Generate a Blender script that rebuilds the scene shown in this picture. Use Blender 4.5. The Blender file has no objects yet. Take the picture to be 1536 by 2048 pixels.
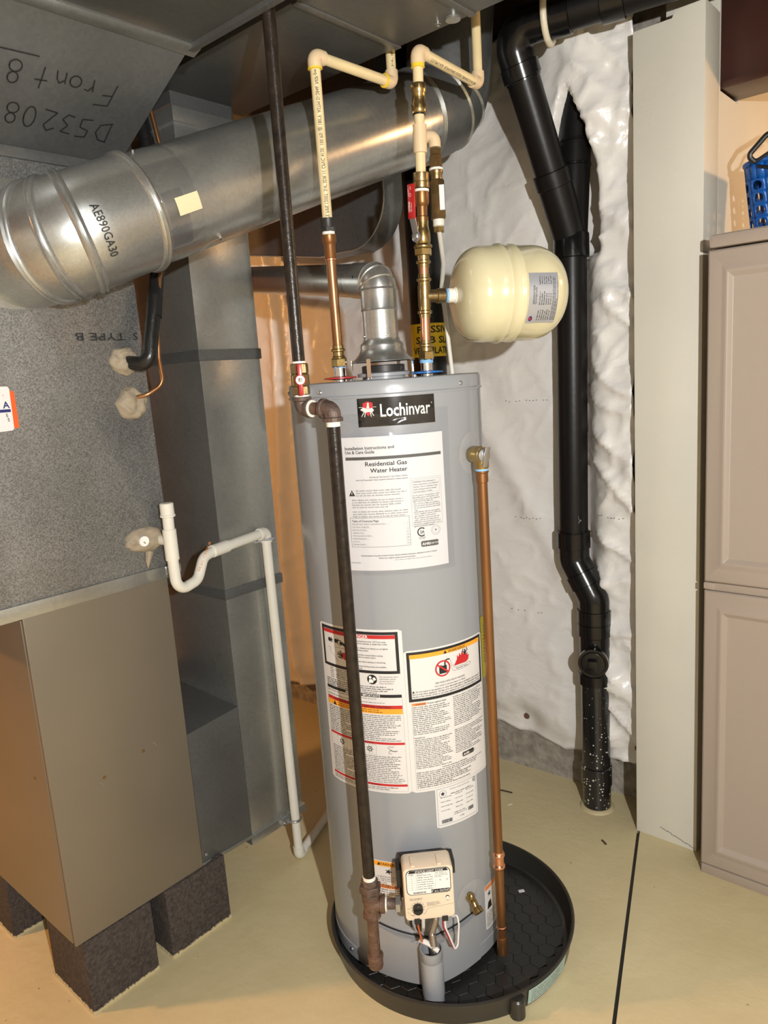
import bpy, bmesh, math, random
from mathutils import Vector, Matrix, noise
random.seed(7)
pi = math.pi
scene = bpy.context.scene
COL = scene.collection

# ------------------------------------------------------------------ camera
yaw, pitch, roll = math.radians(41.625), math.radians(10.514), math.radians(-3.902)
fwd = Vector((-math.sin(yaw)*math.cos(pitch), math.cos(yaw)*math.cos(pitch), -math.sin(pitch)))
r0 = Vector((math.cos(yaw), math.sin(yaw), 0)); u0 = r0.cross(fwd)
rgt = math.cos(roll)*r0 + math.sin(roll)*u0
upv = -math.sin(roll)*r0 + math.cos(roll)*u0
cam_data = bpy.data.cameras.new('camera')
cam = bpy.data.objects.new('camera', cam_data); COL.objects.link(cam)
M = Matrix((rgt, upv, -fwd)).transposed().to_4x4(); M.translation = Vector((0, 0, 1.45))
cam.matrix_world = M
cam_data.sensor_width = 36; cam_data.lens = 1480/2048*36
cam_data.clip_start = 0.02
scene.camera = cam

# ------------------------------------------------------------------ light
scene.view_settings.view_transform = 'Standard'
scene.view_settings.look = 'None'
scene.view_settings.exposure = 0.0
scene.view_settings.gamma = 1.0
scene.view_settings.use_curve_mapping = False
world = bpy.data.worlds.new('world'); scene.world = world; world.use_nodes = True
world.node_tree.nodes['Background'].inputs[0].default_value = (1.0, 0.80, 0.62, 1)
world.node_tree.nodes['Background'].inputs[1].default_value = 0.20

def lamp(name, loc, power, color, radius):
    d = bpy.data.lights.new(name, 'POINT'); d.energy = power; d.color = color; d.shadow_soft_size = radius
    o = bpy.data.objects.new(name, d); o.location = loc; COL.objects.link(o); return o
lamp('hand_torch_light', (0.63, -0.11, 1.62), 210, (1.0, 0.985, 0.955), 0.02)          # torch held right of the camera
lamp('ceiling_bulb_light', (-2.70, -0.55, 2.10), 122, (1.0, 0.47, 0.155), 0.06)         # warm bulb beyond the furnace
lamp('side_room_bulb_light', (0.20, 2.62, 1.96), 24, (1.0, 0.56, 0.25), 0.05)        # warm bulb in the room to the right

# ------------------------------------------------------------------ materials
def mat(name, color, rough=0.5, metal=0.0, var=0.0, vscale=20.0, bump=0.0, bscale=60.0, coat=0.0, spec=None, color2=None, detail=4.0, stretch=None):
    m = bpy.data.materials.new(name); m.use_nodes = True
    nt = m.node_tree; b = nt.nodes['Principled BSDF']
    b.inputs['Base Color'].default_value = (*color, 1); b.inputs['Roughness'].default_value = rough; b.inputs['Metallic'].default_value = metal
    if coat: b.inputs['Coat Weight'].default_value = coat; b.inputs['Coat Roughness'].default_value = 0.12
    if spec is not None: b.inputs['Specular IOR Level'].default_value = spec
    tc = None
    def coords():
        nonlocal tc
        if tc is None:
            tc = nt.nodes.new('ShaderNodeTexCoord').outputs['Object']
            if stretch:
                mp = nt.nodes.new('ShaderNodeMapping'); mp.inputs['Scale'].default_value = stretch
                nt.links.new(tc, mp.inputs['Vector']); tc = mp.outputs['Vector']
        return tc
    if var or color2:
        n = nt.nodes.new('ShaderNodeTexNoise'); n.inputs['Scale'].default_value = vscale; n.inputs['Detail'].default_value = detail
        nt.links.new(coords(), n.inputs['Vector'])
        r = nt.nodes.new('ShaderNodeValToRGB'); r.color_ramp.elements[0].position = 0.32; r.color_ramp.elements[1].position = 0.70
        c2 = color2 if color2 else tuple(min(1, c*(1+var)) for c in color)
        c1 = color if color2 else tuple(c*(1-var) for c in color)
        r.color_ramp.elements[0].color = (*c1, 1); r.color_ramp.elements[1].color = (*c2, 1)
        nt.links.new(n.outputs['Fac'], r.inputs['Fac']); nt.links.new(r.outputs['Color'], b.inputs['Base Color'])
    if bump:
        n2 = nt.nodes.new('ShaderNodeTexNoise'); n2.inputs['Scale'].default_value = bscale; n2.inputs['Detail'].default_value = 5
        nt.links.new(coords(), n2.inputs['Vector'])
        bp = nt.nodes.new('ShaderNodeBump'); bp.inputs['Strength'].default_value = bump; bp.inputs['Distance'].default_value = 0.01
        nt.links.new(n2.outputs['Fac'], bp.inputs['Height']); nt.links.new(bp.outputs['Normal'], b.inputs['Normal'])
    return m

def galv(name, base, rough=0.42, metal=0.6, spangle=0.3, vscale=130):
    """zinc-coated sheet: crystal spangle, soft stains and fine scratches"""
    m = bpy.data.materials.new(name); m.use_nodes = True
    nt = m.node_tree; b = nt.nodes['Principled BSDF']; L = nt.links.new
    tc = nt.nodes.new('ShaderNodeTexCoord').outputs['Object']
    v = nt.nodes.new('ShaderNodeTexVoronoi'); v.inputs['Scale'].default_value = vscale; L(tc, v.inputs['Vector'])
    n = nt.nodes.new('ShaderNodeTexNoise'); n.inputs['Scale'].default_value = 5; n.inputs['Detail'].default_value = 6; L(tc, n.inputs['Vector'])
    sep = nt.nodes.new('ShaderNodeSeparateColor'); L(v.outputs['Color'], sep.inputs[0])
    mx = nt.nodes.new('ShaderNodeMath'); mx.operation = 'MULTIPLY_ADD'; mx.inputs[1].default_value = spangle; mx.inputs[2].default_value = 1 - spangle*0.5
    L(sep.outputs[0], mx.inputs[0])
    m2 = nt.nodes.new('ShaderNodeMath'); m2.operation = 'MULTIPLY_ADD'; m2.inputs[1].default_value = 0.5; m2.inputs[2].default_value = 0.75
    L(n.outputs['Fac'], m2.inputs[0])
    m3 = nt.nodes.new('ShaderNodeMath'); m3.operation = 'MULTIPLY'; L(mx.outputs[0], m3.inputs[0]); L(m2.outputs[0], m3.inputs[1])
    mc = nt.nodes.new('ShaderNodeMix'); mc.data_type = 'RGBA'; mc.blend_type = 'MULTIPLY'; mc.inputs['Factor'].default_value = 1
    mc.inputs['A'].default_value = (*base, 1); L(m3.outputs[0], mc.inputs['B']); L(mc.outputs['Result'], b.inputs['Base Color'])
    rr = nt.nodes.new('ShaderNodeMath'); rr.operation = 'MULTIPLY_ADD'; rr.inputs[1].default_value = 0.22; rr.inputs[2].default_value = rough - 0.1
    L(n.outputs['Fac'], rr.inputs[0]); L(rr.outputs[0], b.inputs['Roughness'])
    b.inputs['Metallic'].default_value = metal
    return m

def flat(name, color, rough=0.6):
    return mat(name, color, rough)

G = dict(
 floor_edge=mat('floor_paint_edge', (0.52, 0.44, 0.26), 0.5),
 floor=None,
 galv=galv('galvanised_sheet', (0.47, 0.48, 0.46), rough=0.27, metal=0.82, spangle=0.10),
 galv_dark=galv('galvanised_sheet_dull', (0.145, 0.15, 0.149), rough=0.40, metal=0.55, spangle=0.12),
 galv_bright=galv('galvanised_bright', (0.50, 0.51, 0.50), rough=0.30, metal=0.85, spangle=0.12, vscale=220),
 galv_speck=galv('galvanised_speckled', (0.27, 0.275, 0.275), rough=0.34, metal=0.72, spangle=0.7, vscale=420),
 furnace=mat('furnace_enamel', (0.195, 0.166, 0.124), 0.32, 0.3, var=0.05, vscale=3, bump=0.02, bscale=300),
 heater=mat('heater_enamel', (0.30, 0.315, 0.335), 0.27, 0.0, bump=0.015, bscale=90, coat=0.3),
 heater_trim=mat('heater_trim', (0.33, 0.34, 0.36), 0.35),
 black_iron=mat('black_iron', (0.012, 0.009, 0.007), 0.30, 0.0, spec=0.35, var=0.6, vscale=60, bump=0.10, bscale=120, color2=(0.030, 0.021, 0.015)),
 iron_fit=mat('malleable_iron', (0.085, 0.058, 0.046), 0.5, 0.35, bump=0.35, bscale=140, vscale=40, color2=(0.17, 0.12, 0.10)),
 rust_iron=mat('rusty_iron', (0.10, 0.052, 0.032), 0.55, 0.25, bump=0.3, bscale=150, vscale=50, color2=(0.19, 0.115, 0.08)),
 copper=mat('copper_worn', (0.26, 0.115, 0.045), 0.34, 0.8, vscale=22, color2=(0.46, 0.25, 0.12), stretch=(1, 1, .25)),
 copper_dark=mat('copper_oxidised', (0.20, 0.085, 0.03), 0.38, 0.75, vscale=16, color2=(0.32, 0.155, 0.06), stretch=(1, 1, .2)),
 copper_new=mat('copper_new', (0.80, 0.40, 0.24), 0.22, 0.95, var=0.1, vscale=40),
 brass=mat('brass', (0.42, 0.30, 0.125), 0.24, 0.92, var=0.14, vscale=45, bump=0.05, bscale=200),
 brass_dull=mat('brass_dull', (0.26, 0.185, 0.085), 0.32, 0.85, var=0.18, vscale=40, bump=0.06, bscale=160),
 chrome=mat('zinc_nipple', (0.75, 0.77, 0.80), 0.16, 1.0),
 steel=mat('steel', (0.5, 0.51, 0.53), 0.28, 0.9),
 cpvc=mat('cpvc_cream', (0.74, 0.61, 0.35), 0.36, var=0.05, vscale=14),
 cpvc_fit=mat('cpvc_fitting', (0.70, 0.54, 0.34), 0.40, var=0.04, vscale=14),
 glue=mat('yellow_cement', (0.85, 0.60, 0.05), 0.35),
 pvc=mat('pvc_white', (0.72, 0.695, 0.615), 0.34, var=0.03, vscale=10),
 abs=mat('abs_black', (0.006, 0.006, 0.0065), 0.20, var=0.3, vscale=20, bump=0.02, bscale=40, spec=0.4),
 abs_dull=mat('abs_black_dull', (0.007, 0.0065, 0.0065), 0.36, spec=0.25, bump=0.03, bscale=60),
 abs_paint=None,
 white_tape=mat('thread_tape', (0.86, 0.83, 0.74), 0.6, bump=0.3, bscale=200),
 blue_tape=mat('blue_sealant', (0.25, 0.50, 0.80), 0.5, bump=0.2, bscale=200),
 tank=mat('tank_cream', (0.70, 0.64, 0.41), 0.20, coat=0.5),
 foil=mat('silver_label', (0.50, 0.52, 0.57), 0.30, 0.5),
 paper=mat('paper_white', (0.70, 0.70, 0.70), 0.5),
 paper_w=mat('label_white', (0.70, 0.685, 0.67), 0.45),
 ink=flat('ink_black', (0.012, 0.012, 0.013)),
 ink_grey=flat('ink_grey', (0.09, 0.09, 0.085)),
 ink_light=flat('ink_light_grey', (0.24, 0.235, 0.225)),
 ink_red=flat('ink_red', (0.52, 0.02, 0.022)),
 ink_orange=flat('ink_orange', (0.90, 0.38, 0.03)),
 ink_rust=flat('ink_dark_orange', (0.72, 0.24, 0.07)),
 ink_yellow=flat('ink_yellow', (0.85, 0.60, 0.02)),
 ink_lime=flat('ink_lime', (0.68, 0.68, 0.06)),
 ink_white=flat('ink_white', (0.85, 0.84, 0.80)),
 ink_navy=flat('ink_navy', (0.012, 0.015, 0.14)),
 ink_pipe=flat('pipe_print_black', (0.035, 0.03, 0.025)),
 ink_silver=mat('ink_silver', (0.80, 0.80, 0.78), 0.3, 0.3),
 logo_black=mat('logo_plate', (0.010, 0.009, 0.008), 0.12, coat=0.5),
 red=mat('red_paint', (0.42, 0.012, 0.014), 0.28, coat=0.3),
 red_plastic=mat('red_plastic', (0.55, 0.03, 0.03), 0.35),
 blue_plastic=mat('blue_plastic', (0.02, 0.20, 0.62), 0.35),
 basket=mat('basket_blue', (0.008, 0.10, 0.42), 0.35),
 black=mat('black_plastic', (0.012, 0.012, 0.012), 0.35),
 dark=mat('dark_metal', (0.035, 0.033, 0.032), 0.45, 0.4),
 tan=mat('control_tan', (0.76, 0.64, 0.49), 0.42, bump=0.02, bscale=300),
 pan=mat('pan_black', (0.016, 0.016, 0.015), 0.38, bump=0.06, bscale=200),
 pan_rim=mat('pan_side', (0.030, 0.028, 0.024), 0.32, bump=0.03, bscale=200),
 teal=mat('pan_sticker', (0.35, 0.48, 0.44), 0.5),
 putty=mat('duct_putty', (0.32, 0.265, 0.19), 0.65, var=0.1, vscale=30, bump=0.25, bscale=70),
 block=mat('concrete_block_dark', (0.034, 0.027, 0.024), 0.9, bump=0.7, bscale=170, vscale=120, color2=(0.085, 0.068, 0.058)),
 drywall=mat('painted_drywall', (0.66, 0.64, 0.56), 0.42, var=0.03, vscale=4, bump=0.05, bscale=90),
 concrete=mat('bare_concrete', (0.22, 0.20, 0.17), 0.85, bump=0.5, bscale=60, vscale=30, color2=(0.40, 0.37, 0.32)),
 cabinet=mat('cabinet_taupe', (0.36, 0.30, 0.25), 0.45, bump=0.05, bscale=350),
 beam=mat('beam_brown', (0.050, 0.020, 0.014), 0.32, var=0.2, vscale=8),
 wood=mat('joist_wood', (0.075, 0.045, 0.028), 0.75, var=0.35, vscale=12, stretch=(.2, 4, 4)),
 wall_far=mat('far_wall', (0.28, 0.15, 0.09), 0.7, var=0.2, vscale=4),
 tape_clear=None, joint=mat('joint_filler', (0.012, 0.011, 0.010), 0.4),
 rubber=mat('pipe_insulation', (0.012, 0.012, 0.012), 0.28, bump=0.15, bscale=90),
 steel_flex=mat('flex_steel', (0.42, 0.38, 0.34), 0.28, 0.95),
 wire_white=mat('wire_white', (0.8, 0.78, 0.74), 0.4), wire_red=mat('wire_red', (0.35, 0.02, 0.05), 0.4),
 wire_orange=mat('wire_orange', (0.55, 0.12, 0.03), 0.4),
 masking=mat('masking_tape', (0.76, 0.66, 0.42), 0.6, bump=0.25, bscale=120, stretch=(1, 1, 8)),
 cream=mat('cream_plastic', (0.72, 0.66, 0.5), 0.4),
)

def floor_mat():
    m = bpy.data.materials.new('floor_paint'); m.use_nodes = True; nt = m.node_tree; b = nt.nodes['Principled BSDF']; L = nt.links.new
    tc = nt.nodes.new('ShaderNodeTexCoord').outputs['Object']
    n = nt.nodes.new('ShaderNodeTexNoise'); n.inputs['Scale'].default_value = 2.4; n.inputs['Detail'].default_value = 7; L(tc, n.inputs['Vector'])
    r = nt.nodes.new('ShaderNodeValToRGB'); e = r.color_ramp.elements
    e[0].position = 0.30; e[0].color = (0.565, 0.475, 0.265, 1); e[1].position = 0.72; e[1].color = (0.68, 0.59, 0.36, 1)
    L(n.outputs['Fac'], r.inputs['Fac'])
    v = nt.nodes.new('ShaderNodeTexNoise'); v.inputs['Scale'].default_value = 42; v.inputs['Detail'].default_value = 3; L(tc, v.inputs['Vector'])
    r2 = nt.nodes.new('ShaderNodeValToRGB'); e2 = r2.color_ramp.elements
    e2[0].position = 0.245; e2[0].color = (0.35, 0.26, 0.16, 1); e2[1].position = 0.275; e2[1].color = (1, 1, 1, 1)
    L(v.outputs['Fac'], r2.inputs['Fac'])
    mx = nt.nodes.new('ShaderNodeMix'); mx.data_type = 'RGBA'; mx.blend_type = 'MULTIPLY'; mx.inputs['Factor'].default_value = 0.7
    L(r.outputs['Color'], mx.inputs['A']); L(r2.outputs['Color'], mx.inputs['B']); L(mx.outputs['Result'], b.inputs['Base Color'])
    b.inputs['Roughness'].default_value = 0.42
    n2 = nt.nodes.new('ShaderNodeTexNoise'); n2.inputs['Scale'].default_value = 26; n2.inputs['Detail'].default_value = 6; L(tc, n2.inputs['Vector'])
    bp = nt.nodes.new('ShaderNodeBump'); bp.inputs['Strength'].default_value = 0.10; bp.inputs['Distance'].default_value = 0.02
    L(n2.outputs['Fac'], bp.inputs['Height']); L(bp.outputs['Normal'], b.inputs['Normal'])
    return m
G['floor'] = floor_mat()

def clear_mat(name, tint, rough, alpha):
    m = bpy.data.materials.new(name); m.use_nodes = True; nt = m.node_tree; b = nt.nodes['Principled BSDF']
    b.inputs['Base Color'].default_value = (*tint, 1); b.inputs['Roughness'].default_value = rough; b.inputs['Alpha'].default_value = alpha
    n = nt.nodes.new('ShaderNodeTexNoise'); n.inputs['Scale'].default_value = 40; n.inputs['Detail'].default_value = 3
    tc = nt.nodes.new('ShaderNodeTexCoord'); nt.links.new(tc.outputs['Object'], n.inputs['Vector'])
    bp = nt.nodes.new('ShaderNodeBump'); bp.inputs['Strength'].default_value = 0.35; bp.inputs['Distance'].default_value = 0.01
    nt.links.new(n.outputs['Fac'], bp.inputs['Height']); nt.links.new(bp.outputs['Normal'], b.inputs['Normal'])
    return m
G['tape_clear'] = clear_mat('clear_tape', (0.75, 0.73, 0.68), 0.12, 0.30)
def film_mat():
    m = bpy.data.materials.new('clear_plastic_film'); m.use_nodes = True; nt = m.node_tree; L = nt.links.new
    out = nt.nodes['Material Output']; nt.nodes.remove(nt.nodes['Principled BSDF'])
    t = nt.nodes.new('ShaderNodeBsdfTransparent'); t.inputs[0].default_value = (0.96, 0.96, 0.97, 1)
    g = nt.nodes.new('ShaderNodeBsdfGlossy'); g.inputs['Roughness'].default_value = 0.09
    f = nt.nodes.new('ShaderNodeLayerWeight'); f.inputs[0].default_value = 0.5; mx = nt.nodes.new('ShaderNodeMixShader')
    p = nt.nodes.new('ShaderNodeMath'); p.operation = 'POWER'; p.inputs[1].default_value = 4.0; L(f.outputs['Facing'], p.inputs[0])
    q = nt.nodes.new('ShaderNodeMath'); q.operation = 'MULTIPLY_ADD'; q.inputs[1].default_value = 0.5; q.inputs[2].default_value = 0.04; L(p.outputs[0], q.inputs[0])
    L(q.outputs[0], mx.inputs[0]); L(t.outputs[0], mx.inputs[1]); L(g.outputs[0], mx.inputs[2]); L(mx.outputs[0], out.inputs[0])
    return m
G['bag'] = film_mat(); G['tape_clear'] = film_mat(); G['tape_clear'].name = 'clear_tape_film'
G['disc_clear'] = clear_mat('frosted_escutcheon', (0.55, 0.55, 0.55), 0.35, 0.40)

def blanket_mat():
    m = bpy.data.materials.new('vinyl_blanket'); m.use_nodes = True; nt = m.node_tree; b = nt.nodes['Principled BSDF']; L = nt.links.new
    b.inputs['Base Color'].default_value = (0.78, 0.765, 0.74, 1); b.inputs['Roughness'].default_value = 0.30
    tc = nt.nodes.new('ShaderNodeTexCoord').outputs['Object']
    mp = nt.nodes.new('ShaderNodeMapping'); mp.inputs['Scale'].default_value = (1, 1, 1.6); mp.inputs['Rotation'].default_value = (0, .5, 0); L(tc, mp.inputs['Vector'])
    n = nt.nodes.new('ShaderNodeTexNoise'); n.inputs['Scale'].default_value = 16; n.inputs['Detail'].default_value = 6; n.inputs['Distortion'].default_value = 0.8; L(mp.outputs['Vector'], n.inputs['Vector'])
    n2 = nt.nodes.new('ShaderNodeTexNoise'); n2.inputs['Scale'].default_value = 190; n2.inputs['Detail'].default_value = 2; L(tc, n2.inputs['Vector'])
    a = nt.nodes.new('ShaderNodeMath'); a.operation = 'MULTIPLY_ADD'; a.inputs[1].default_value = 0.07; L(n2.outputs['Fac'], a.inputs[0]); L(n.outputs['Fac'], a.inputs[2])
    bp = nt.nodes.new('ShaderNodeBump'); bp.inputs['Strength'].default_value = 0.16; bp.inputs['Distance'].default_value = 0.02
    L(a.outputs[0], bp.inputs['Height']); L(bp.outputs['Normal'], b.inputs['Normal'])
    return m
G['blanket'] = blanket_mat()

def spatter_mat():
    m = mat('abs_paint_spatter', (0.010, 0.010, 0.011), 0.22, coat=0.3); nt = m.node_tree; b = nt.nodes['Principled BSDF']; L = nt.links.new
    tc = nt.nodes.new('ShaderNodeTexCoord').outputs['Object']
    v = nt.nodes.new('ShaderNodeTexVoronoi'); v.inputs['Scale'].default_value = 95; L(tc, v.inputs['Vector'])
    sz = nt.nodes.new('ShaderNodeSeparateXYZ'); L(tc, sz.inputs[0])
    th = nt.nodes.new('ShaderNodeMapRange'); th.inputs['From Min'].default_value = 0.08; th.inputs['From Max'].default_value = 0.60
    th.inputs['To Min'].default_value = 0.36; th.inputs['To Max'].default_value = 0.05; L(sz.outputs['Z'], th.inputs['Value'])
    sc = nt.nodes.new('ShaderNodeSeparateColor'); L(v.outputs['Color'], sc.inputs[0])
    m1 = nt.nodes.new('ShaderNodeMath'); m1.operation = 'MULTIPLY'; L(th.outputs[0], m1.inputs[0]); L(sc.outputs[0], m1.inputs[1])
    lt = nt.nodes.new('ShaderNodeMath'); lt.operation = 'LESS_THAN'; L(v.outputs['Distance'], lt.inputs[0]); L(m1.outputs[0], lt.inputs[1])
    mx = nt.nodes.new('ShaderNodeMix'); mx.data_type = 'RGBA'; L(lt.outputs[0], mx.inputs['Factor'])
    mx.inputs['A'].default_value = (0.010, 0.010, 0.011, 1); mx.inputs['B'].default_value = (0.6, 0.58, 0.5, 1); L(mx.outputs['Result'], b.inputs['Base Color'])
    return m
G['abs_paint'] = spatter_mat()

# ------------------------------------------------------------------ mesh helpers
V = Vector
class MB:
    def __init__(s): s.v = []; s.f = []
    def add(s, vf):
        o = len(s.v); s.v += [tuple(p) for p in vf[0]]; s.f += [tuple(i+o for i in f) for f in vf[1]]; return s
    def obj(s, name, m, parent=None, sharp=35, bevel=0.0, loc=None):
        me = bpy.data.meshes.new(name)
        org = V(loc) if loc is not None else V((0, 0, 0))
        me.from_pydata([tuple(V(p)-org) for p in s.v], [], s.f)
        bm = bmesh.new(); bm.from_mesh(me)
        if bevel:
            bmesh.ops.remove_doubles(bm, verts=bm.verts, dist=1e-5)
            es = [e for e in bm.edges if len(e.link_faces) == 2 and e.calc_face_angle(0) > 0.6]
            bmesh.ops.bevel(bm, geom=es, offset=bevel, segments=2, affect='EDGES', profile=0.6, clamp_overlap=True)
        bmesh.ops.recalc_face_normals(bm, faces=bm.faces)
        bm.to_mesh(me); bm.free()
        me.polygons.foreach_set('use_smooth', [True]*len(me.polygons))
        me.set_sharp_from_angle(angle=math.radians(sharp))
        me.materials.append(m if not isinstance(m, str) else G[m])
        o = bpy.data.objects.new(name, me); COL.objects.link(o)
        o.location = org
        if parent is not None:
            o.parent = parent; o.location = org - V(parent.get('_w', parent.location)); o['_w'] = tuple(org)
        else: o['_w'] = tuple(org)
        return o

def thing(name, loc, label, cat, group=None):
    o = bpy.data.objects.new(name, None); COL.objects.link(o); o.location = loc; o.empty_display_size = 0.05
    o['label'] = label; o['category'] = cat; o['_w'] = tuple(loc)
    if group: o['group'] = group
    return o
def tag(o, label, cat, group=None):
    o['label'] = label; o['category'] = cat
    if group: o['group'] = group
    return o
def struct(o): o['kind'] = 'structure'; return o

def frame(axis, hint=None):
    a = V(axis).normalized()
    h = V(hint) if hint is not None else (V((0, 0, 1)) if abs(a.z) < 0.9 else V((1, 0, 0)))
    x = (h - a*h.dot(a)).normalized(); y = a.cross(x); return a, x, y

def tube(pts, rad, seg=20, caps=True):
    pts = [V(p) for p in pts]; n = len(pts)
    rad = rad if isinstance(rad, (list, tuple)) else [rad]*n
    tans = []
    for i in range(n):
        if i == 0: t = pts[1]-pts[0]
        elif i == n-1: t = pts[-1]-pts[-2]
        else:
            a = (pts[i]-pts[i-1]); b = (pts[i+1]-pts[i])
            a = a.normalized() if a.length > 1e-9 else b.normalized(); b = b.normalized() if b.length > 1e-9 else a
            t = a+b
        if t.length < 1e-9: t = tans[-1]
        tans.append(t.normalized())
    _, x, y = frame(tans[0]); vs = []; fs = []
    for i in range(n):
        t = tans[i]; x = (x - t*x.dot(t)).normalized(); y = t.cross(x)
        for k in range(seg):
            a = 2*pi*k/seg; vs.append(pts[i] + (x*math.cos(a)+y*math.sin(a))*rad[i])
    for i in range(n-1):
        for k in range(seg):
            k2 = (k+1) % seg; fs.append((i*seg+k, i*seg+k2, (i+1)*seg+k2, (i+1)*seg+k))
    if caps:
        fs.append(tuple(range(seg-1, -1, -1))); fs.append(tuple(range((n-1)*seg, n*seg)))
    return vs, fs

def fillet(pts, r, n=6):
    pts = [V(p) for p in pts]; out = [pts[0]]
    for i in range(1, len(pts)-1):
        rr = r[i-1] if isinstance(r, (list, tuple)) else r
        a = (pts[i-1]-pts[i]); b = (pts[i+1]-pts[i]); la, lb = a.length, b.length; a.normalize(); b.normalize()
        ang = a.angle(b); d = min(rr/math.tan(ang/2), la*0.49, lb*0.49)
        p0 = pts[i]+a*d; p2 = pts[i]+b*d
        rad = d*math.tan(ang/2); bis = (a+b).normalized(); c = pts[i] + bis*(rad/math.sin(ang/2))
        for k in range(n+1):
            t = k/n; q = (p0-c).lerp(p2-c, t); q = q.normalized()*rad; 
            # slerp-like
            w0 = (p0-c).normalized(); w2 = (p2-c).normalized(); om = w0.angle(w2)
            if om > 1e-4: q = (w0*math.sin((1-t)*om)+w2*math.sin(t*om))/math.sin(om)*rad
            out.append(c+q)
    out.append(pts[-1]); return out

def lathe(prof, base, axis=(0, 0, 1), seg=24, hint=None):
    """prof: list of (radius, distance along axis)"""
    a, x, y = frame(axis, hint); base = V(base); vs = []; fs = []; n = len(prof)
    for r, d in prof:
        for k in range(seg):
            t = 2*pi*k/seg; vs.append(base + a*d + (x*math.cos(t)+y*math.sin(t))*max(r, 1e-5))
    for i in range(n-1):
        for k in range(seg):
            k2 = (k+1) % seg; fs.append((i*seg+k, i*seg+k2, (i+1)*seg+k2, (i+1)*seg+k))
    fs.append(tuple(range(seg-1, -1, -1))); fs.append(tuple(range((n-1)*seg, n*seg)))
    return vs, fs
def cyl(p, q, r, seg=20): return tube([p, q], r, seg)
def hexnut(base, axis, r, h, hint=None): return lathe([(r*0.9, 0), (r, h*0.1), (r, h*0.9), (r*0.9, h)], base, axis, 6, hint)

def hexa(c8):
    return [V(p) for p in c8], [(0, 3, 2, 1), (4, 5, 6, 7), (0, 1, 5, 4), (1, 2, 6, 5), (2, 3, 7, 6), (3, 0, 4, 7)]
def box(x0, x1, y0, y1, z0, z1):
    return hexa([(x0, y0, z0), (x1, y0, z0), (x1, y1, z0), (x0, y1, z0), (x0, y0, z1), (x1, y0, z1), (x1, y1, z1), (x0, y1, z1)])
def obox(c, ax, ay, az, hx, hy, hz):
    c = V(c); ax = V(ax).normalized(); ay = V(ay).normalized(); az = V(az).normalized(); out = []
    for sz in (-1, 1):
        for sx, sy in ((-1, -1), (1, -1), (1, 1), (-1, 1)): out.append(c+ax*hx*sx+ay*hy*sy+az*hz*sz)
    return hexa(out)
def prism(poly, d):
    """poly: 3D ring, extruded by vector d"""
    n = len(poly); d = V(d); vs = [V(p) for p in poly]+[V(p)+d for p in poly]
    fs = [tuple(range(n-1, -1, -1)), tuple(range(n, 2*n))]+[(i, (i+1) % n, n+(i+1) % n, n+i) for i in range(n)]
    return vs, fs
def rrect(w, h, r, n=5):
    out = []
    for cx, cy, a0 in ((w/2-r, h/2-r, 0), (-w/2+r, h/2-r, 90), (-w/2+r, -h/2+r, 180), (w/2-r, -h/2+r, 270)):
        for k in range(n+1):
            a = math.radians(a0+90*k/n); out.append((cx+r*math.cos(a), cy+r*math.sin(a)))
    return out

# ------------------------------------------------------------------ print helper (lettering and artwork on a mapped surface)
_txt = {}
def text2d(s, bold=0.0):
    key = (s, bold)
    if key in _txt: return _txt[key]
    c = bpy.data.curves.new('t', 'FONT'); c.body = s; c.size = 1.0; c.resolution_u = 2; c.offset = bold; c.fill_mode = 'FRONT'
    o = bpy.data.objects.new('t', c); COL.objects.link(o)
    dg = bpy.context.evaluated_depsgraph_get(); dg.update()
    me = bpy.data.meshes.new_from_object(o.evaluated_get(dg))
    vs = [(v.co.x, v.co.y) for v in me.vertices]; fs = [tuple(p.vertices) for p in me.polygons]
    bpy.data.objects.remove(o); bpy.data.curves.remove(c); bpy.data.meshes.remove(me)
    w = max((v[0] for v in vs), default=0); _txt[key] = (vs, fs, w); return _txt[key]

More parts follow.
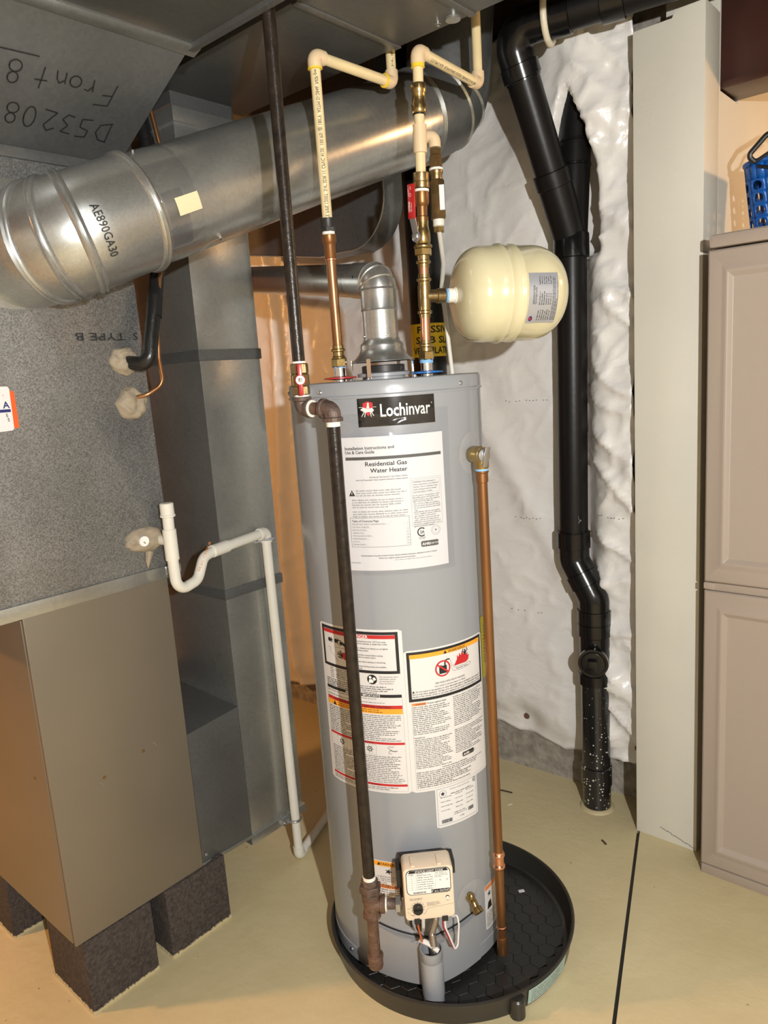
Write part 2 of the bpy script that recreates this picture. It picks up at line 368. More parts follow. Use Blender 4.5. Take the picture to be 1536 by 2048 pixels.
class Art:
    """collects flat print in (u, v) metres; mapf(u, v, h) gives the 3D point"""
    def __init__(s, mapf, du=0.008): s.map = mapf; s.m = {}; s.du = du
    def _mb(s, c): return s.m.setdefault(c, MB())
    def raw(s, vs, fs, c, h): s._mb(c).add(([s.map(u, v, h) for u, v in vs], fs))
    def rect(s, u0, v0, u1, v1, c, h=0.0004):
        n = max(1, int(abs(u1-u0)/s.du)); vs = []; fs = []
        for i in range(n+1):
            u = u0+(u1-u0)*i/n; vs += [(u, v0), (u, v1)]
        for i in range(n): fs.append((2*i, 2*i+2, 2*i+3, 2*i+1))
        s.raw(vs, fs, c, h)
    def frame(s, u0, v0, u1, v1, t, c, h=0.0004):
        s.rect(u0, v0, u1, v0+t, c, h); s.rect(u0, v1-t, u1, v1, c, h); s.rect(u0, v0, u0+t, v1, c, h); s.rect(u1-t, v0, u1, v1, c, h)
    def poly(s, pts, c, h=0.0005):
        cx = sum(p[0] for p in pts)/len(pts); cy = sum(p[1] for p in pts)/len(pts); n = len(pts)
        s.raw([(cx, cy)]+list(pts), [(0, i+1, (i+1) % n+1) for i in range(n)], c, h)
    def ngon(s, pts, c, h=0.0005): s.raw(list(pts), [tuple(range(len(pts)))], c, h)
    def disc(s, u, v, r, c, h=0.0005, n=24, sy=1.0): s.poly([(u+r*math.cos(2*pi*k/n), v+r*sy*math.sin(2*pi*k/n)) for k in range(n)], c, h)
    def ring(s, u, v, r0, r1, c, h=0.0006, a0=0, a1=360, n=28):
        vs = []; fs = []
        for k in range(n+1):
            a = math.radians(a0+(a1-a0)*k/n); vs += [(u+r0*math.cos(a), v+r0*math.sin(a)), (u+r1*math.cos(a), v+r1*math.sin(a))]
        for k in range(n): fs.append((2*k, 2*k+1, 2*k+3, 2*k+2))
        s.raw(vs, fs, c, h)
    def line(s, pts, w, c, h=0.0005):
        for (a, b), (p, q) in zip(pts, pts[1:]):
            d = V((p-a, q-b)); L = d.length
            if L < 1e-7: continue
            n = V((-d.y, d.x))/L*w/2; s.raw([(a-n.x, b-n.y), (p-n.x, q-n.y), (p+n.x, q+n.y), (a+n.x, b+n.y)], [(0, 1, 2, 3)], c, h)
    def text(s, t, u, v, size, c, align='L', width=None, rot=0, bold=0.0, h=0.0008, sx=1.0):
        vs, fs, w = text2d(t, bold)
        k = size/0.72; kx = k*sx
        if width and w: kx = width/w
        off = {'L': 0, 'C': -w*kx/2, 'R': -w*kx}[align]; ca, sa = math.cos(math.radians(rot)), math.sin(math.radians(rot))
        out = []
        for x, y in vs:
            X = x*kx+off; Y = y*k; out.append((u+X*ca-Y*sa, v+X*sa+Y*ca))
        s.raw(out, fs, c, h)
    def para(s, u0, v1, w, n, lh, c, h=0.0006, fill=0.9, fs=0.52, vertical=False):
        """rows of print too fine to read"""
        vs = []; fc = []
        for i in range(n):
            y = v1-lh*(i+1)+lh*0.25; x = 0; end = w*(fill+random.uniform(-.1, 1-fill)) if (i+1) % 4 else w*random.uniform(.45, .9)
            while x < end:
                L = random.randint(2, 8)
                for k in range(L):
                    if x >= end: break
                    hh = lh*fs*random.choice((.68, .68, .7, 1.0, .72)); ww = lh*0.27
                    o = len(vs)
                    q = [(x, y), (x+ww, y), (x+ww, y+hh), (x, y+hh)]
                    vs += [(u0+a, b) for a, b in q]; fc.append((o, o+1, o+2, o+3)); x += lh*0.40
                x += lh*0.35
        s.raw(vs, fc, c, h)
    def done(s, parent, name='printing'):
        for c, mb in s.m.items(): mb.obj(name, c, parent)['kind'] = 'stuff'

def cylmap(C, R, th0, z0):
    """u to the right seen from outside, v up; u=0 at th0 (deg)"""
    def f(u, v, h):
        t = math.radians(th0)+u/R; return V((C[0]+(R+h)*math.cos(t), C[1]+(R+h)*math.sin(t), z0+v))
    return f
def planemap(o, ux, uy, n):
    o = V(o); ux = V(ux).normalized(); uy = V(uy).normalized(); n = V(n).normalized()
    return lambda u, v, h: o+ux*u+uy*v+n*h
def axismap(base, axis, R, out):
    """text running along a pipe: u along axis, v around it, facing 'out'"""
    a, x, y = frame(axis, out); base = V(base)
    return lambda u, v, h: base+a*u+(x*math.cos(v/R)+y*math.sin(v/R))*(R+h)
def patch(mapf, u0, v0, u1, v1, th=0.0006, corner=0.0, du=0.008):
    n = max(2, int(abs(u1-u0)/du)); vs = []; fs = []
    for i in range(n+1):
        u = u0+(u1-u0)*i/n; c = 0
        if corner:
            e = min(u-u0, u1-u)
            if e < corner: c = corner-math.sqrt(max(0, corner**2-(corner-e)**2))
        for v in (v0+c, v1-c):
            vs += [mapf(u, v, 0.0001), mapf(u, v, th)]
    for i in range(n):
        a = 4*i; b = a+4
        fs += [(a+1, b+1, b+3, a+3), (a, a+2, b+2, b), (a, b, b+1, a+1), (a+2, a+3, b+3, b+2)]
    fs += [(0, 1, 3, 2), (4*n, 4*n+2, 4*n+3, 4*n+1)]
    return vs, fs
def screw(p, axis, r=0.004, h=0.003):
    return lathe([(r*1.5, 0), (r*1.5, h*0.3), (r, h*0.3), (r, h), (r*0.6, h*1.1)], p, axis, 10)

# ================================================================== STRUCTURE
# floor: two painted slabs with a dark control joint between them
J0 = V((-0.838, 2.03)); J1 = V((-0.609, 1.336)); jd = (J1-J0).normalized(); jn = V((-jd.y, jd.x)); JA = J0; JB = J0+jd*5.5; hw = 0.0045
def slab(poly): return prism([(x, y, -0.10) for x, y in poly], (0, 0, 0.10))
lf = MB(); lf.add(slab([(-4.2, -3), tuple(JB-jn*hw) if (JB-jn*hw).x < (JB+jn*hw).x else tuple(JB+jn*hw), tuple(JA-jn*hw) if (JA-jn*hw).x < (JA+jn*hw).x else tuple(JA+jn*hw), (-0.85, 4.0), (-4.2, 4.0)]))
fl = struct(lf.obj('floor', 'floor'))
rf = MB(); a = JB-jn*hw; b = JB+jn*hw; ra = a if a.x > b.x else b; a2 = JA-jn*hw; b2 = JA+jn*hw; rb = a2 if a2.x > b2.x else b2
rf.add(slab([tuple(ra), (3, ra.y), (3, 4.0), (-0.83, 4.0), tuple(rb)])); rf.obj('slab', 'floor', fl)
jm = MB(); jm.add(prism([(*(JA-jn*.006), -0.09), (*(JB-jn*.006), -0.09), (*(JB+jn*.006), -0.09), (*(JA+jn*.006), -0.09)], (0, 0, 0.084))); jm.obj('joint_filler', 'joint', fl)

# back wall (bare concrete behind the blanket), very slightly out of square
def wall_y(x): return 2.200+(x+0.918)*0.062
MB().add(hexa([(-4.2, wall_y(-4.2), 0), (-0.80, wall_y(-.8), 0), (-0.80, wall_y(-.8)+.2, 0), (-4.2, wall_y(-4.2)+.2, 0), (-4.2, wall_y(-4.2), 2.62), (-0.80, wall_y(-.8), 2.62), (-0.80, wall_y(-.8)+.2, 2.62), (-4.2, wall_y(-4.2)+.2, 2.62)])).obj('wall_back', 'concrete')
struct(bpy.data.objects['wall_back'])
# painted drywall partition that ends in view (its narrow end faces us), notched at the top for the drain
wl = MB()
wl.add(prism([(-0.845, 2.034, 0), (-0.664, 2.034, 0), (-0.664, 2.034, 2.285), (-0.738, 2.034, 2.285), (-0.745, 2.034, 2.268), (-0.845, 2.034, 2.268)], (0, 0.11, 0)))
wr = struct(wl.obj('wall_right', 'drywall', bevel=0.002))
wl2 = MB(); wl2.add(box(-0.80, -0.6642, 2.1445, 4.0, 0, 2.105)); wl2.add(box(-0.80, -0.6642, 2.1445, 2.152, 2.105, 2.62)); wl2.add(box(-0.80, -0.6642, 2.30, 4.0, 2.105, 2.62))
wl2.obj('wall_panel', 'drywall', wr)
crk = MB()
for i in range(9):
    x = -0.765+i*0.011; z = 0.040-i*0.0035+random.uniform(-.002, .002); crk.add(obox((x, 2.0336, z), (1, 0, -.3), (0, 1, 0), (.3, 0, 1), 0.007, 0.0006, 0.0009))
crk.obj('paint_crack', 'ink_light', wr)
MB().add(box(-4.2, -4.1, -3, 2.2, 0, 2.62)).obj('wall_left', 'wall_far'); struct(bpy.data.objects['wall_left'])
MB().add(box(-4.2, 3, -3.1, -3.0, 0, 2.62)).obj('wall_front', 'drywall'); struct(bpy.data.objects['wall_front'])
MB().add(box(2.9, 3, -3, 4, 0, 2.62)).obj('wall_side', 'drywall'); struct(bpy.data.objects['wall_side'])
MB().add(box(-0.8, 3, 3.9, 4, 0, 2.62)).obj('wall_rear', 'drywall'); struct(bpy.data.objects['wall_rear'])
ce = struct(MB().add(box(-4.2, 3, -3, 4, 2.62, 2.66)).obj('ceiling', 'wood'))
j = None
for i in range(16):
    y = -2.7+i*0.406
    if j is None:
        j = MB().add(box(-4.1, 2.9, -0.02, 0.02, 2.42, 2.62)).obj('joist', 'wood', ce); j.location.y = y
    else:
        k = j.copy(); COL.objects.link(k); k.location.y = y
# steel beam pocketed into the partition wall
bt = thing('steel_beam', (-0.66, 2.225, 2.11), 'dark brown painted steel beam entering the wall at the top right', 'beam')
MB().add(box(-0.72, 2.8, 2.218, 2.232, 2.128, 2.42)).obj('web', 'beam', bt)
MB().add(box(-0.72, 2.8, 2.158, 2.292, 2.110, 2.128)).obj('bottom_flange', 'beam', bt, bevel=0.003)
MB().add(box(-0.72, 2.8, 2.158, 2.292, 2.402, 2.42)).obj('top_flange', 'beam', bt, bevel=0.003)

# ------------------------------------------------------------------ insulation blanket on the back wall
bot = [(-2.75, .10), (-2.517, .096), (-2.348, .115), (-1.9, .14), (-1.395, .181), (-1.334, .149), (-1.252, .147), (-1.155, .125), (-1.071, .138), (-.965, .157), (-.86, .171)]
def interp(t, x):
    for (x0, y0), (x1, y1) in zip(t, t[1:]):
        if x <= x1: return y0+(y1-y0)*max(0, min(1, (x-x0)/(x1-x0)))
    return t[-1][1]
nx, nz = 190, 200
X0, X1, Z1 = -2.75, -0.864, 2.41
def sstep(a, b, x): t = max(0, min(1, (x-a)/(b-a))); return t*t*(3-2*t)
pins = [(-1.30, 0.21), (-0.885, 0.215), (-1.75, 0.20)]
def bl_y(x, z):
    y = wall_y(x)-0.055
    n1 = noise.noise(V((x*2.2, z*1.3, 3.1)))*0.022
    p = V((x*3.2+z*1.2, z*4.4-x*2.2, 7.7)); n2 = (1-abs(noise.noise(p)))**5*0.013
    q = V((x*9+z*5, z*13-x*7, 1.7)); n3 = (1-abs(noise.noise(q)))**9*0.005
    right = sstep(-1.08, -0.95, x)
    fold = right*(((1-abs(noise.noise(V((x*4, z*9+x*6, 9.2)))))**6)*0.022+((1-abs(noise.noise(V((x*9, z*21-x*10, 4.2)))))**10)*0.010)
    y -= n1+n2*(0.45+0.75*right)+n3+fold+right*0.042
    # dragged in behind the drain pipe, pulled back at the pins
    y += 0.045*math.exp(-((x+1.062)/0.05)**2)*sstep(0.5, 0.9, z)*(1-sstep(1.78, 1.92, z))
    y -= 0.03*math.exp(-((x+1.20)/0.09)**2)*sstep(1.6, 2.1, z)
    y -= 0.085*math.exp(-((x+1.06)/0.11)**2)*sstep(1.90, 2.08, z)
    if 1.74 < z < 2.21:   # slit through which the vent pipe shows
        xl = interp([(1.74, -1.13), (1.80, -1.115), (2.06, -1.092), (2.205, -1.040), (2.3, -1.040)], z); xr = interp([(1.74, -.97), (1.80, -.975), (2.00, -.974), (2.10, -.994), (2.205, -1.040), (2.3, -1.040)], z)
        y += 0.13*sstep(xl-.004, xl+.014, x)*(1-sstep(xr-.014, xr+.004, x))*sstep(1.74, 1.80, z)
    for px, pz in pins:
        d2 = (x-px)**2+(z-pz)**2; y += 0.035*math.exp(-d2/0.0035)
    # vertical lap fold seen left of the heater, diagonal drag folds
    y -= 0.035*math.exp(-((x+2.37+0.03*math.sin(z*3))/0.035)**2)
    y -= 0.014*math.exp(-(((x+1.55)+(z-1.55)*0.55)/0.05)**2)
    y += 0.05*(1-sstep(interp(bot, x), interp(bot, x)+0.12, z))*0.6
    return min(y, wall_y(x)-0.008)
vs = []; fs = []
for iz in range(nz+1):
    for ix in range(nx+1):
        x = X0+(X1-X0)*ix/nx; zb = interp(bot, x)+noise.noise(V((x*9, 0, 0)))*0.012; z = zb+(Z1-zb)*iz/nz
        vs.append((x, bl_y(x, z), z))
for iz in range(nz):
    for ix in range(nx):
        a = iz*(nx+1)+ix; x, y, z = vs[a]
        fs.append((a, a+1, a+nx+2, a+nx+1))
bk = MB(); bk.v = vs; bk.f = fs
blk = bk.obj('insulation_blanket', 'blanket', sharp=180)
tag(blk, 'white vinyl-faced insulation blanket hung wrinkled over the concrete wall', 'insulation')
sm = blk.modifiers.new('thick', 'SOLIDIFY'); sm.thickness = 0.004; sm.offset = 1
for px, pz in pins[:2]:
    MB().add(lathe([(0.011, 0), (0.011, 0.002), (0.004, 0.004)], (px, bl_y(px, pz)-0.002, pz), (0, -1, 0), 12)).obj('fastener_pin', 'rust_iron', blk)
perf = MB()
for z0, xa, xb in ((1.56, -1.42, -1.15), (1.335, -1.32, -1.16), (0.95, -1.33, -1.18), (0.98, -1.0, -0.9), (0.62, -1.32, -1.2), (1.72, -1.46, -1.12)):
    x = xa
    while x < xb:
        if random.random() < .6:
            z = z0+random.uniform(-.003, .003); perf.add(obox((x, bl_y(x, z)-0.0022, z), (1, 0, 0), (0, 1, 0), (0, 0, 1), 0.0022, 0.0006, 0.0008))
        x += 0.012
perf.obj('perforation_marks', 'ink_grey', blk)

# ================================================================== FURNACE SIDE
FX = -1.59
fu = thing('furnace', (-1.8, 0.79, 0.19), 'brown-grey metal furnace cabinet standing on concrete blocks at the left', 'furnace')
MB().add(box(-2.30, FX-0.006, 0.617, 0.963, 0.19, 1.0)).obj('cabinet_body', 'furnace', fu, bevel=0.004)
MB().add(box(FX-0.008, FX, 0.612, 0.967, 0.192, 1.002)).obj('front_panel', 'furnace', fu, bevel=0.003)
MB().add(box(-2.29, FX-0.012, 0.611, 0.6172, 0.196, 0.985)).obj('side_panel', 'furnace', fu, bevel=0.002)
for y, z in ((0.737, 0.563), (0.842, 0.583)):
    MB().add(screw((FX, y, z), (1, 0, 0), 0.0028, 0.002)).obj('screw', 'brass_dull', fu)
for x, z in ((-1.66, .60), (-1.86, .66)): MB().add(screw((x, 0.611, z), (0, -1, 0), 0.0028, 0.002)).obj('screw', 'brass_dull', fu)
for y, z in ((0.72, .545), (0.865, .582)):
    MB().add(tube([(FX+.0003, y+0.012*math.cos(t), z+0.012*math.sin(t)) for t in [k*.25 for k in range(6)]], 0.0007, 5)).obj('scratch', 'ink_light', fu)

# concrete blocks
blocks = [((-1.79, 0.628, -1.588, 0.806), 'dark concrete block under the front corner of the furnace'),
          ((-1.80, 0.846, -1.586, 1.032), 'dark concrete block under the right side of the furnace and metal boot'),
          ((-2.28, 0.618, -2.008, 0.80), 'dark concrete block under the far left of the furnace, at the picture edge')]
for i, ((x0, y0, x1, y1), lab) in enumerate(blocks):
    o = MB().add(box(x0, x1, y0, y1, 0, 0.19)).obj('concrete_block', 'block', bevel=0.004); tag(o, lab, 'block', 'blocks carrying the furnace')
    ed = MB(); n = 40
    for s in range(n):   # rough line of floor paint along the foot of each block
        t = s/n; 
        for (ax, ay, bx, by) in ((x1+.001, y0, x1+.001, y1), (x0, y0-.001, x1, y0-.001)):
            px = ax+(bx-ax)*t; py = ay+(by-ay)*t; hh = random.uniform(.003, .008)
            L = max(abs(bx-ax), abs(by-ay))/n*0.55; d = (1, 0, 0) if abs(bx-ax) > abs(by-ay) else (0, 1, 0)
            e = (0, 1, 0) if d[0] else (1, 0, 0)
            ed.add(obox((px, py, hh*.5), d, e, (0, 0, 1), L, 0.0012+random.uniform(0, .0016), hh*.5))
    ed.obj('paint_edge', 'floor_edge', o)

# coil plenum above the furnace
pl = thing('coil_plenum', (-1.8, 0.77, 1.0), 'speckled galvanised sheet-metal plenum box above the furnace', 'duct')
pbx = MB(); yb0, yb1, yt0, yt1 = .50, .985, .50, .972; cc = (FX+.007, .775, 1.545)
pbx.v = [(-2.3, yb0, 1.0), (FX, yb0, 1.0), (FX, yb1, 1.0), (-2.3, yb1, 1.0), (-2.3, yt0, 1.947), (FX, yt0, 1.947), (FX, yt1, 1.947), (-2.3, yt1, 1.947), (FX, .60, 1.0), (FX, .885, 1.947), cc]
pbx.f = [(0, 3, 2, 8, 1), (4, 5, 9, 6, 7), (0, 1, 5, 4), (2, 3, 7, 6), (3, 0, 4, 7), (8, 2, 10), (2, 6, 9, 10), (9, 5, 10), (5, 1, 8, 10)]
pbx.obj('plenum_box', 'galv_speck', pl, sharp=1)
MB().add(box(FX-.002, FX+.007, .50, .995, .992, 1.024)).obj('bottom_cleat', 'galv', pl, bevel=0.002)
MB().add(box(FX-.01, FX+.010, .962, 1.003, 1.000, 1.022)).obj('cleat_tab', 'galv', pl, bevel=0.002)
MB().add(box(FX-.002, FX+.006, .50, .975, 1.928, 1.950)).obj('top_cleat', 'galv_dark', pl, bevel=0.002)
ar = Art(planemap((FX+.0065, .815, 1.561), (0, 1, 0), (0, 0, 1), (1, 0, 0)))
ar.text('TYPE B', .118, .022, .017, 'ink', 'L', rot=180, width=.120); ar.text('S', .150, .022, .017, 'ink', 'L', rot=180, sx=1.3)
ar.done(pl, 'stencil_lettering')

# sloping transition and supply box above
tr = thing('duct_transition', (-1.5, .8, 1.947), 'sloping grey sheet-metal transition with handwriting, above the plenum', 'duct')
def quad_slab(a, b, c, d, t):
    n = ((V(b)-V(a)).cross(V(d)-V(a))).normalized()*t; return hexa([a, b, c, d, V(a)+n, V(b)+n, V(c)+n, V(d)+n])
TA, TB, TC, TD = (FX, .40, 1.950), (FX, .972, 1.950), (-1.346, 1.018, 2.128), (-1.346, .40, 2.128)
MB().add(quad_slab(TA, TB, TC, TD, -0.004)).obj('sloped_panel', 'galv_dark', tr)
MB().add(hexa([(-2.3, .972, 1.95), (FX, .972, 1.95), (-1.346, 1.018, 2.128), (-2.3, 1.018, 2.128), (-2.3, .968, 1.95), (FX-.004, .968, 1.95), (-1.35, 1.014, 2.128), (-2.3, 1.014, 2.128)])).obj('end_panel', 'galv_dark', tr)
MB().add(obox((-1.345, .71, 2.124), (1, 0, .3), (0, 1, 0), (-.3, 0, 1), .014, .325, .004)).obj('seam_flange', 'galv', tr, bevel=0.001)
sl = (V(TD)-V(TA)).normalized(); nrm = V((0, 1, 0)).cross(sl); nrm = nrm if nrm.x > 0 else -nrm
ar = Art(planemap(V((FX, .80, 1.950))+nrm*0.0008, (0, 1, 0), tuple(sl), tuple(nrm)))
def hand(strokes, ou, ov, k, w=0.0031):
    for st in strokes: ar.line([(ou-x*k, ov-y*k) for x, y in st], w*.9, 'ink', 0.0004)
F_ = [[(0, 0), (.12, 1.0)], [(.12, 1.0), (.75, 1.08)], [(.06, .52), (.5, .58)]]
r_ = [[(0, .55), (.08, 0)], [(.04, .3), (.2, .55), (.38, .5)]]
o_ = [[(.25+.24*math.cos(t*.6), .28+.25*math.sin(t*.6)) for t in range(12)]]
n_ = [[(0, .5), (.05, 0)], [(.05, .35), (.22, .52), (.36, .35), (.42, 0)]]
t_ = [[(.25, .95), (.22, 0)], [(0, .55), (.5, .6)]]
D_ = [[(0, 0), (.05, 1)], [(.0, 1.0), (.4, .95), (.62, .6), (.5, .2), (-.05, 0)]]
S_ = [[(.6, 1.0), (.15, .95), (.1, .6), (.5, .5), (.5, .1), (0, .02)]]
d3 = [[(0, .95), (.45, .9), (.2, .55), (.5, .3), (.3, .02), (0, .08)]]
d2 = [[(0, .8), (.3, 1.0), (.5, .75), (.05, .05), (.6, .0)]]
d0 = [[(.25+.24*math.cos(t*.55), .5+.5*math.sin(t*.55)) for t in range(13)]]
d8 = [[(.25+.2*math.cos(t*.6), .74+.24*math.sin(t*.6)) for t in range(12)], [(.25+.24*math.cos(t*.6), .25+.25*math.sin(t*.6)) for t in range(12)]]
for g, x in ((F_, 0), (r_, .95), (o_, 1.5), (n_, 2.15), (t_, 2.85), (d8, 3.9)): hand([[(px+x, py) for px, py in s] for s in g], .103, .183, .048)
for g, x in ((D_, 0), (S_, .9), (d3, 1.75), (d2, 2.5), (d0, 3.4), (d8, 4.15)): hand([[(px+x, py) for px, py in s] for s in g], .122, .098, .046)
ar.line([(-.06, .20), (-.16, .196)], .0025, 'ink', .0004)
ar.done(tr, 'handwriting')
sb = thing('supply_air_duct', (-.9, .7, 2.13), 'grey sheet-metal supply trunk at the top left, seen from below', 'duct')
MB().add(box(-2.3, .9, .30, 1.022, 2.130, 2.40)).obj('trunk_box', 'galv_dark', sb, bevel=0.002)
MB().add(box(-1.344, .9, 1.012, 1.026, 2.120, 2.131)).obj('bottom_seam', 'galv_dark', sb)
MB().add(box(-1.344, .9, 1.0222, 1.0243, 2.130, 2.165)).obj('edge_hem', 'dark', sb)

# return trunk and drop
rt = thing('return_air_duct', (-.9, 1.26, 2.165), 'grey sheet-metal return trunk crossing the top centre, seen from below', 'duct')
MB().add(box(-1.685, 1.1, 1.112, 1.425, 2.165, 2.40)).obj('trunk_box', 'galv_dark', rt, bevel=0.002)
for x in (-1.13, -.93): MB().add(box(x-.008, x+.008, 1.112, 1.427, 2.1615, 2.166)).obj('seam_cleat', 'galv_dark', rt, bevel=0.001)
MB().add(screw((-1.0, 1.40, 2.165), (0, 0, -1), .004, .006)).obj('screw', 'chrome', rt)
MB().add(cyl((-.965, 1.405, 2.166), (-.965, 1.405, 2.160), .016, 14)).obj('knockout_cap', 'galv', rt)
DX = -1.635
rd = thing('return_drop', (-1.85, 1.265, .13), 'tall rectangular galvanised return drop duct right of the furnace', 'duct')
for z0, z1 in ((.150, .885), (.885, 1.53), (1.53, 2.12)):
    MB().add(box(-2.12, DX, 1.165, 1.365, z0, z1)).obj('duct_section', 'galv', rd, bevel=0.002)
for z in (.885, 1.53):
    MB().add(box(-2.122, DX+.004, 1.161, 1.369, z-.014, z+.014)).obj('joint_cleat', 'galv_dark', rd, bevel=0.002)
MB().add(box(-2.125, DX+.006, 1.158, 1.372, .128, .155)).obj('bottom_cap', 'galv', rd, bevel=0.002)
MB().add(box(-2.125, DX+.010, 1.158, 1.372, 2.09, 2.125)).obj('top_cleat', 'galv', rd, bevel=0.002)
MB().add(box(-2.12, DX-.01, 1.17, 1.36, 2.12, 2.17)).obj('top_collar', 'galv_dark', rd)
# boot from the drop into the furnace base
bo = thing('return_boot', (-1.8, 1.07, .17), 'dull scuffed sheet-metal boot joining the drop duct to the furnace base', 'duct')
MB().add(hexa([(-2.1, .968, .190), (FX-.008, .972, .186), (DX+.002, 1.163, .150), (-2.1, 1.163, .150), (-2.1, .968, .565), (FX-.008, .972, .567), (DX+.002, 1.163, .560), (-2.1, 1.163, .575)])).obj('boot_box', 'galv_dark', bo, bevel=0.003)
MB().add(screw((-1.66, .985, .567), (0, 0, 1), .0035, .004)).obj('screw', 'chrome', bo)
MB().add(screw((FX-.008, .985, .215), (1, 0, 0), .0035, .004)).obj('screw', 'steel', bo)
MB().add(hexa([(FX-.006, .970, .189), (FX-.004, .974, .186), (DX+.006, 1.163, .152), (DX, 1.163, .152), (FX-.006, .970, .196), (FX-.004, .974, .194), (DX+.006, 1.163, .160), (DX, 1.163, .160)])).obj('bottom_hem', 'galv', bo)

# ------------------------------------------------------------------ big round duct
rdk = thing('round_duct', (-1.42, 1.0, 1.8), 'large round galvanised duct sloping up from a ribbed elbow on the plenum', 'duct')
P1 = V((-1.438, .958, 1.832)); P2 = V((-1.300, 1.690, 2.112)); du_ = (P2-P1).normalized(); RD = 0.1125; P1 = P1-du_*.052
MB().add(cyl(P1-du_*.01, P2, RD, 48)).obj('straight_section', 'galv', rdk)
# adjustable elbow: four gores with beads
E1 = V((FX, .730, 1.752)); path = fillet([P2, P1-du_*.165, E1+V((-.02, -.004, -.004))], .125, 24)
path = [p for p in path if (p-P1).dot(du_) < 0.001]; path.insert(0, P1)
n = len(path); cuts = [0, 7, 14, 20, n-1]
for a, b in zip(cuts, cuts[1:]):
    seg = path[a:b+1]; MB().add(tube(seg, [RD+.004]*len(seg), 48, caps=False)).obj('elbow_gore', 'galv_bright', rdk)
for cidx in cuts[:-1]:
    c = path[cidx]; t = (path[min(cidx+1, n-1)]-path[max(cidx-1, 0)]).normalized() if cidx else (path[1]-path[0]).normalized()
    MB().add(lathe([(RD+.003, -.011), (RD+.008, -.008), (RD+.010, -.004), (RD+.0055, 0), (RD+.010, .004), (RD+.008, .008), (RD+.003, .011)], c, t, 48)).obj('elbow_bead', 'galv_bright', rdk)
MB().add(lathe([(RD+.002, 0), (RD+.022, 0), (RD+.022, .004), (RD+.002, .006)], E1+V((.0, 0, 0)), (1, 0, 0), 48)).obj('collar_flange', 'galv', rdk)
# clear tape and masking strip wrapped over the joint
MB().add(lathe([(RD+.0012, 0), (RD+.0016, .001), (RD+.0016, .082), (RD+.0012, .083)], P1+du_*.012, du_, 64)).obj('clear_tape', 'tape_clear', rdk)
cd = V((0, 0, 1.45))-(P1+du_*.05)
def ductmap(base, face): return axismap(base, du_, RD, face)
fm = ductmap(P1+du_*.0105, (cd-du_*cd.dot(du_)))
st = MB(); st.add(patch(lambda u, v, h: fm(v, u, h+.0016), -.004, .030, .030, .084, .0005)); st.obj('masking_strip', 'masking', rdk)
MB().add(patch(lambda u, v, h: fm(v, u, h+.0016), -.02, .006, .10, .052, .0003)).obj('foil_wrinkle', 'tape_clear', rdk)
# stencil on the elbow gore
g0 = path[0].lerp(path[1], .5); ga = (path[0]-path[7]).normalized(); gm = path[4]
gf = V((0, 0, 1.45))-gm; gf = gf-ga*gf.dot(ga)
em = axismap(gm, ga, RD+.004, gf)
ar = Art(lambda u, v, h: em(v, u, h+.001)); ar.text('AE890GA30', -.040, -.012, .018, 'ink', 'L', width=.100); ar.done(rdk, 'stencil_lettering')
# far elbow turning up to the floor above
fp = fillet([P2, P2+du_*.13, P2+du_*.13+V((.02, .03, .34))], .12, 16)
MB().add(tube(fp, RD+.003, 48, caps=False)).obj('far_elbow', 'galv_dark', rdk)
for k in (0, 5, 10):
    c = fp[k]; t = (fp[k+1]-fp[max(k-1, 0)]).normalized(); MB().add(lathe([(RD+.001, -.006), (RD+.008, 0), (RD+.001, .006)], c, t, 48)).obj('elbow_bead', 'galv', rdk)
MB().add(lathe([(RD+.0012, 0), (RD+.0016, .001), (RD+.0016, .05), (RD+.0012, .051)], P2-du_*.052, du_, 64)).obj('clear_tape', 'tape_clear', rdk)
for p, ax in ((P1+du_*.035, (.3, -.2, .9)), (P2-du_*.03, (.6, -.6, .5))):
    a = V(ax)-du_*V(ax).dot(du_); a.normalize(); MB().add(screw(p+a*RD, a, .0035, .004)).obj('screw', 'chrome', rdk)
sp = P1+du_*.135; a = V((.45, -.1, -.9)); a = (a-du_*a.dot(du_)).normalized()
MB().add(screw(sp+a*RD, a, .004, .008)).obj('screw', 'chrome', rdk)
MB().add(tube([sp+a*(RD+.004), sp+a*(RD+.006)-du_*.03, sp+a*(RD+.016)-du_*.055], .0006, 5)).obj('hanger_wire', 'steel', rdk)

# flat stack boot with a rounded heel behind the round duct
fb = thing('stack_boot', (-1.8, 1.82, 1.84), 'flat dark grey duct boot with a rounded lower corner behind the round duct', 'duct')
pts = [(-2.3, 1.80, 2.41), (-2.3, 1.80, 1.925), (-1.80, 1.80, 1.842)]
pts += [(-1.66+.145*math.cos(math.radians(a)), 1.80, 1.985+.145*math.sin(math.radians(a))) for a in range(-100, 1, 10)]
pts += [(-1.515, 1.80, 2.41)]
MB().add(prism(pts, (0, .09, 0))).obj('boot_body', 'galv_dark', fb, sharp=40)
MB().add(tube([(p[0], 1.80, p[2]) for p in pts[1:]], .003, 8)).obj('folded_seam', 'galv', fb)

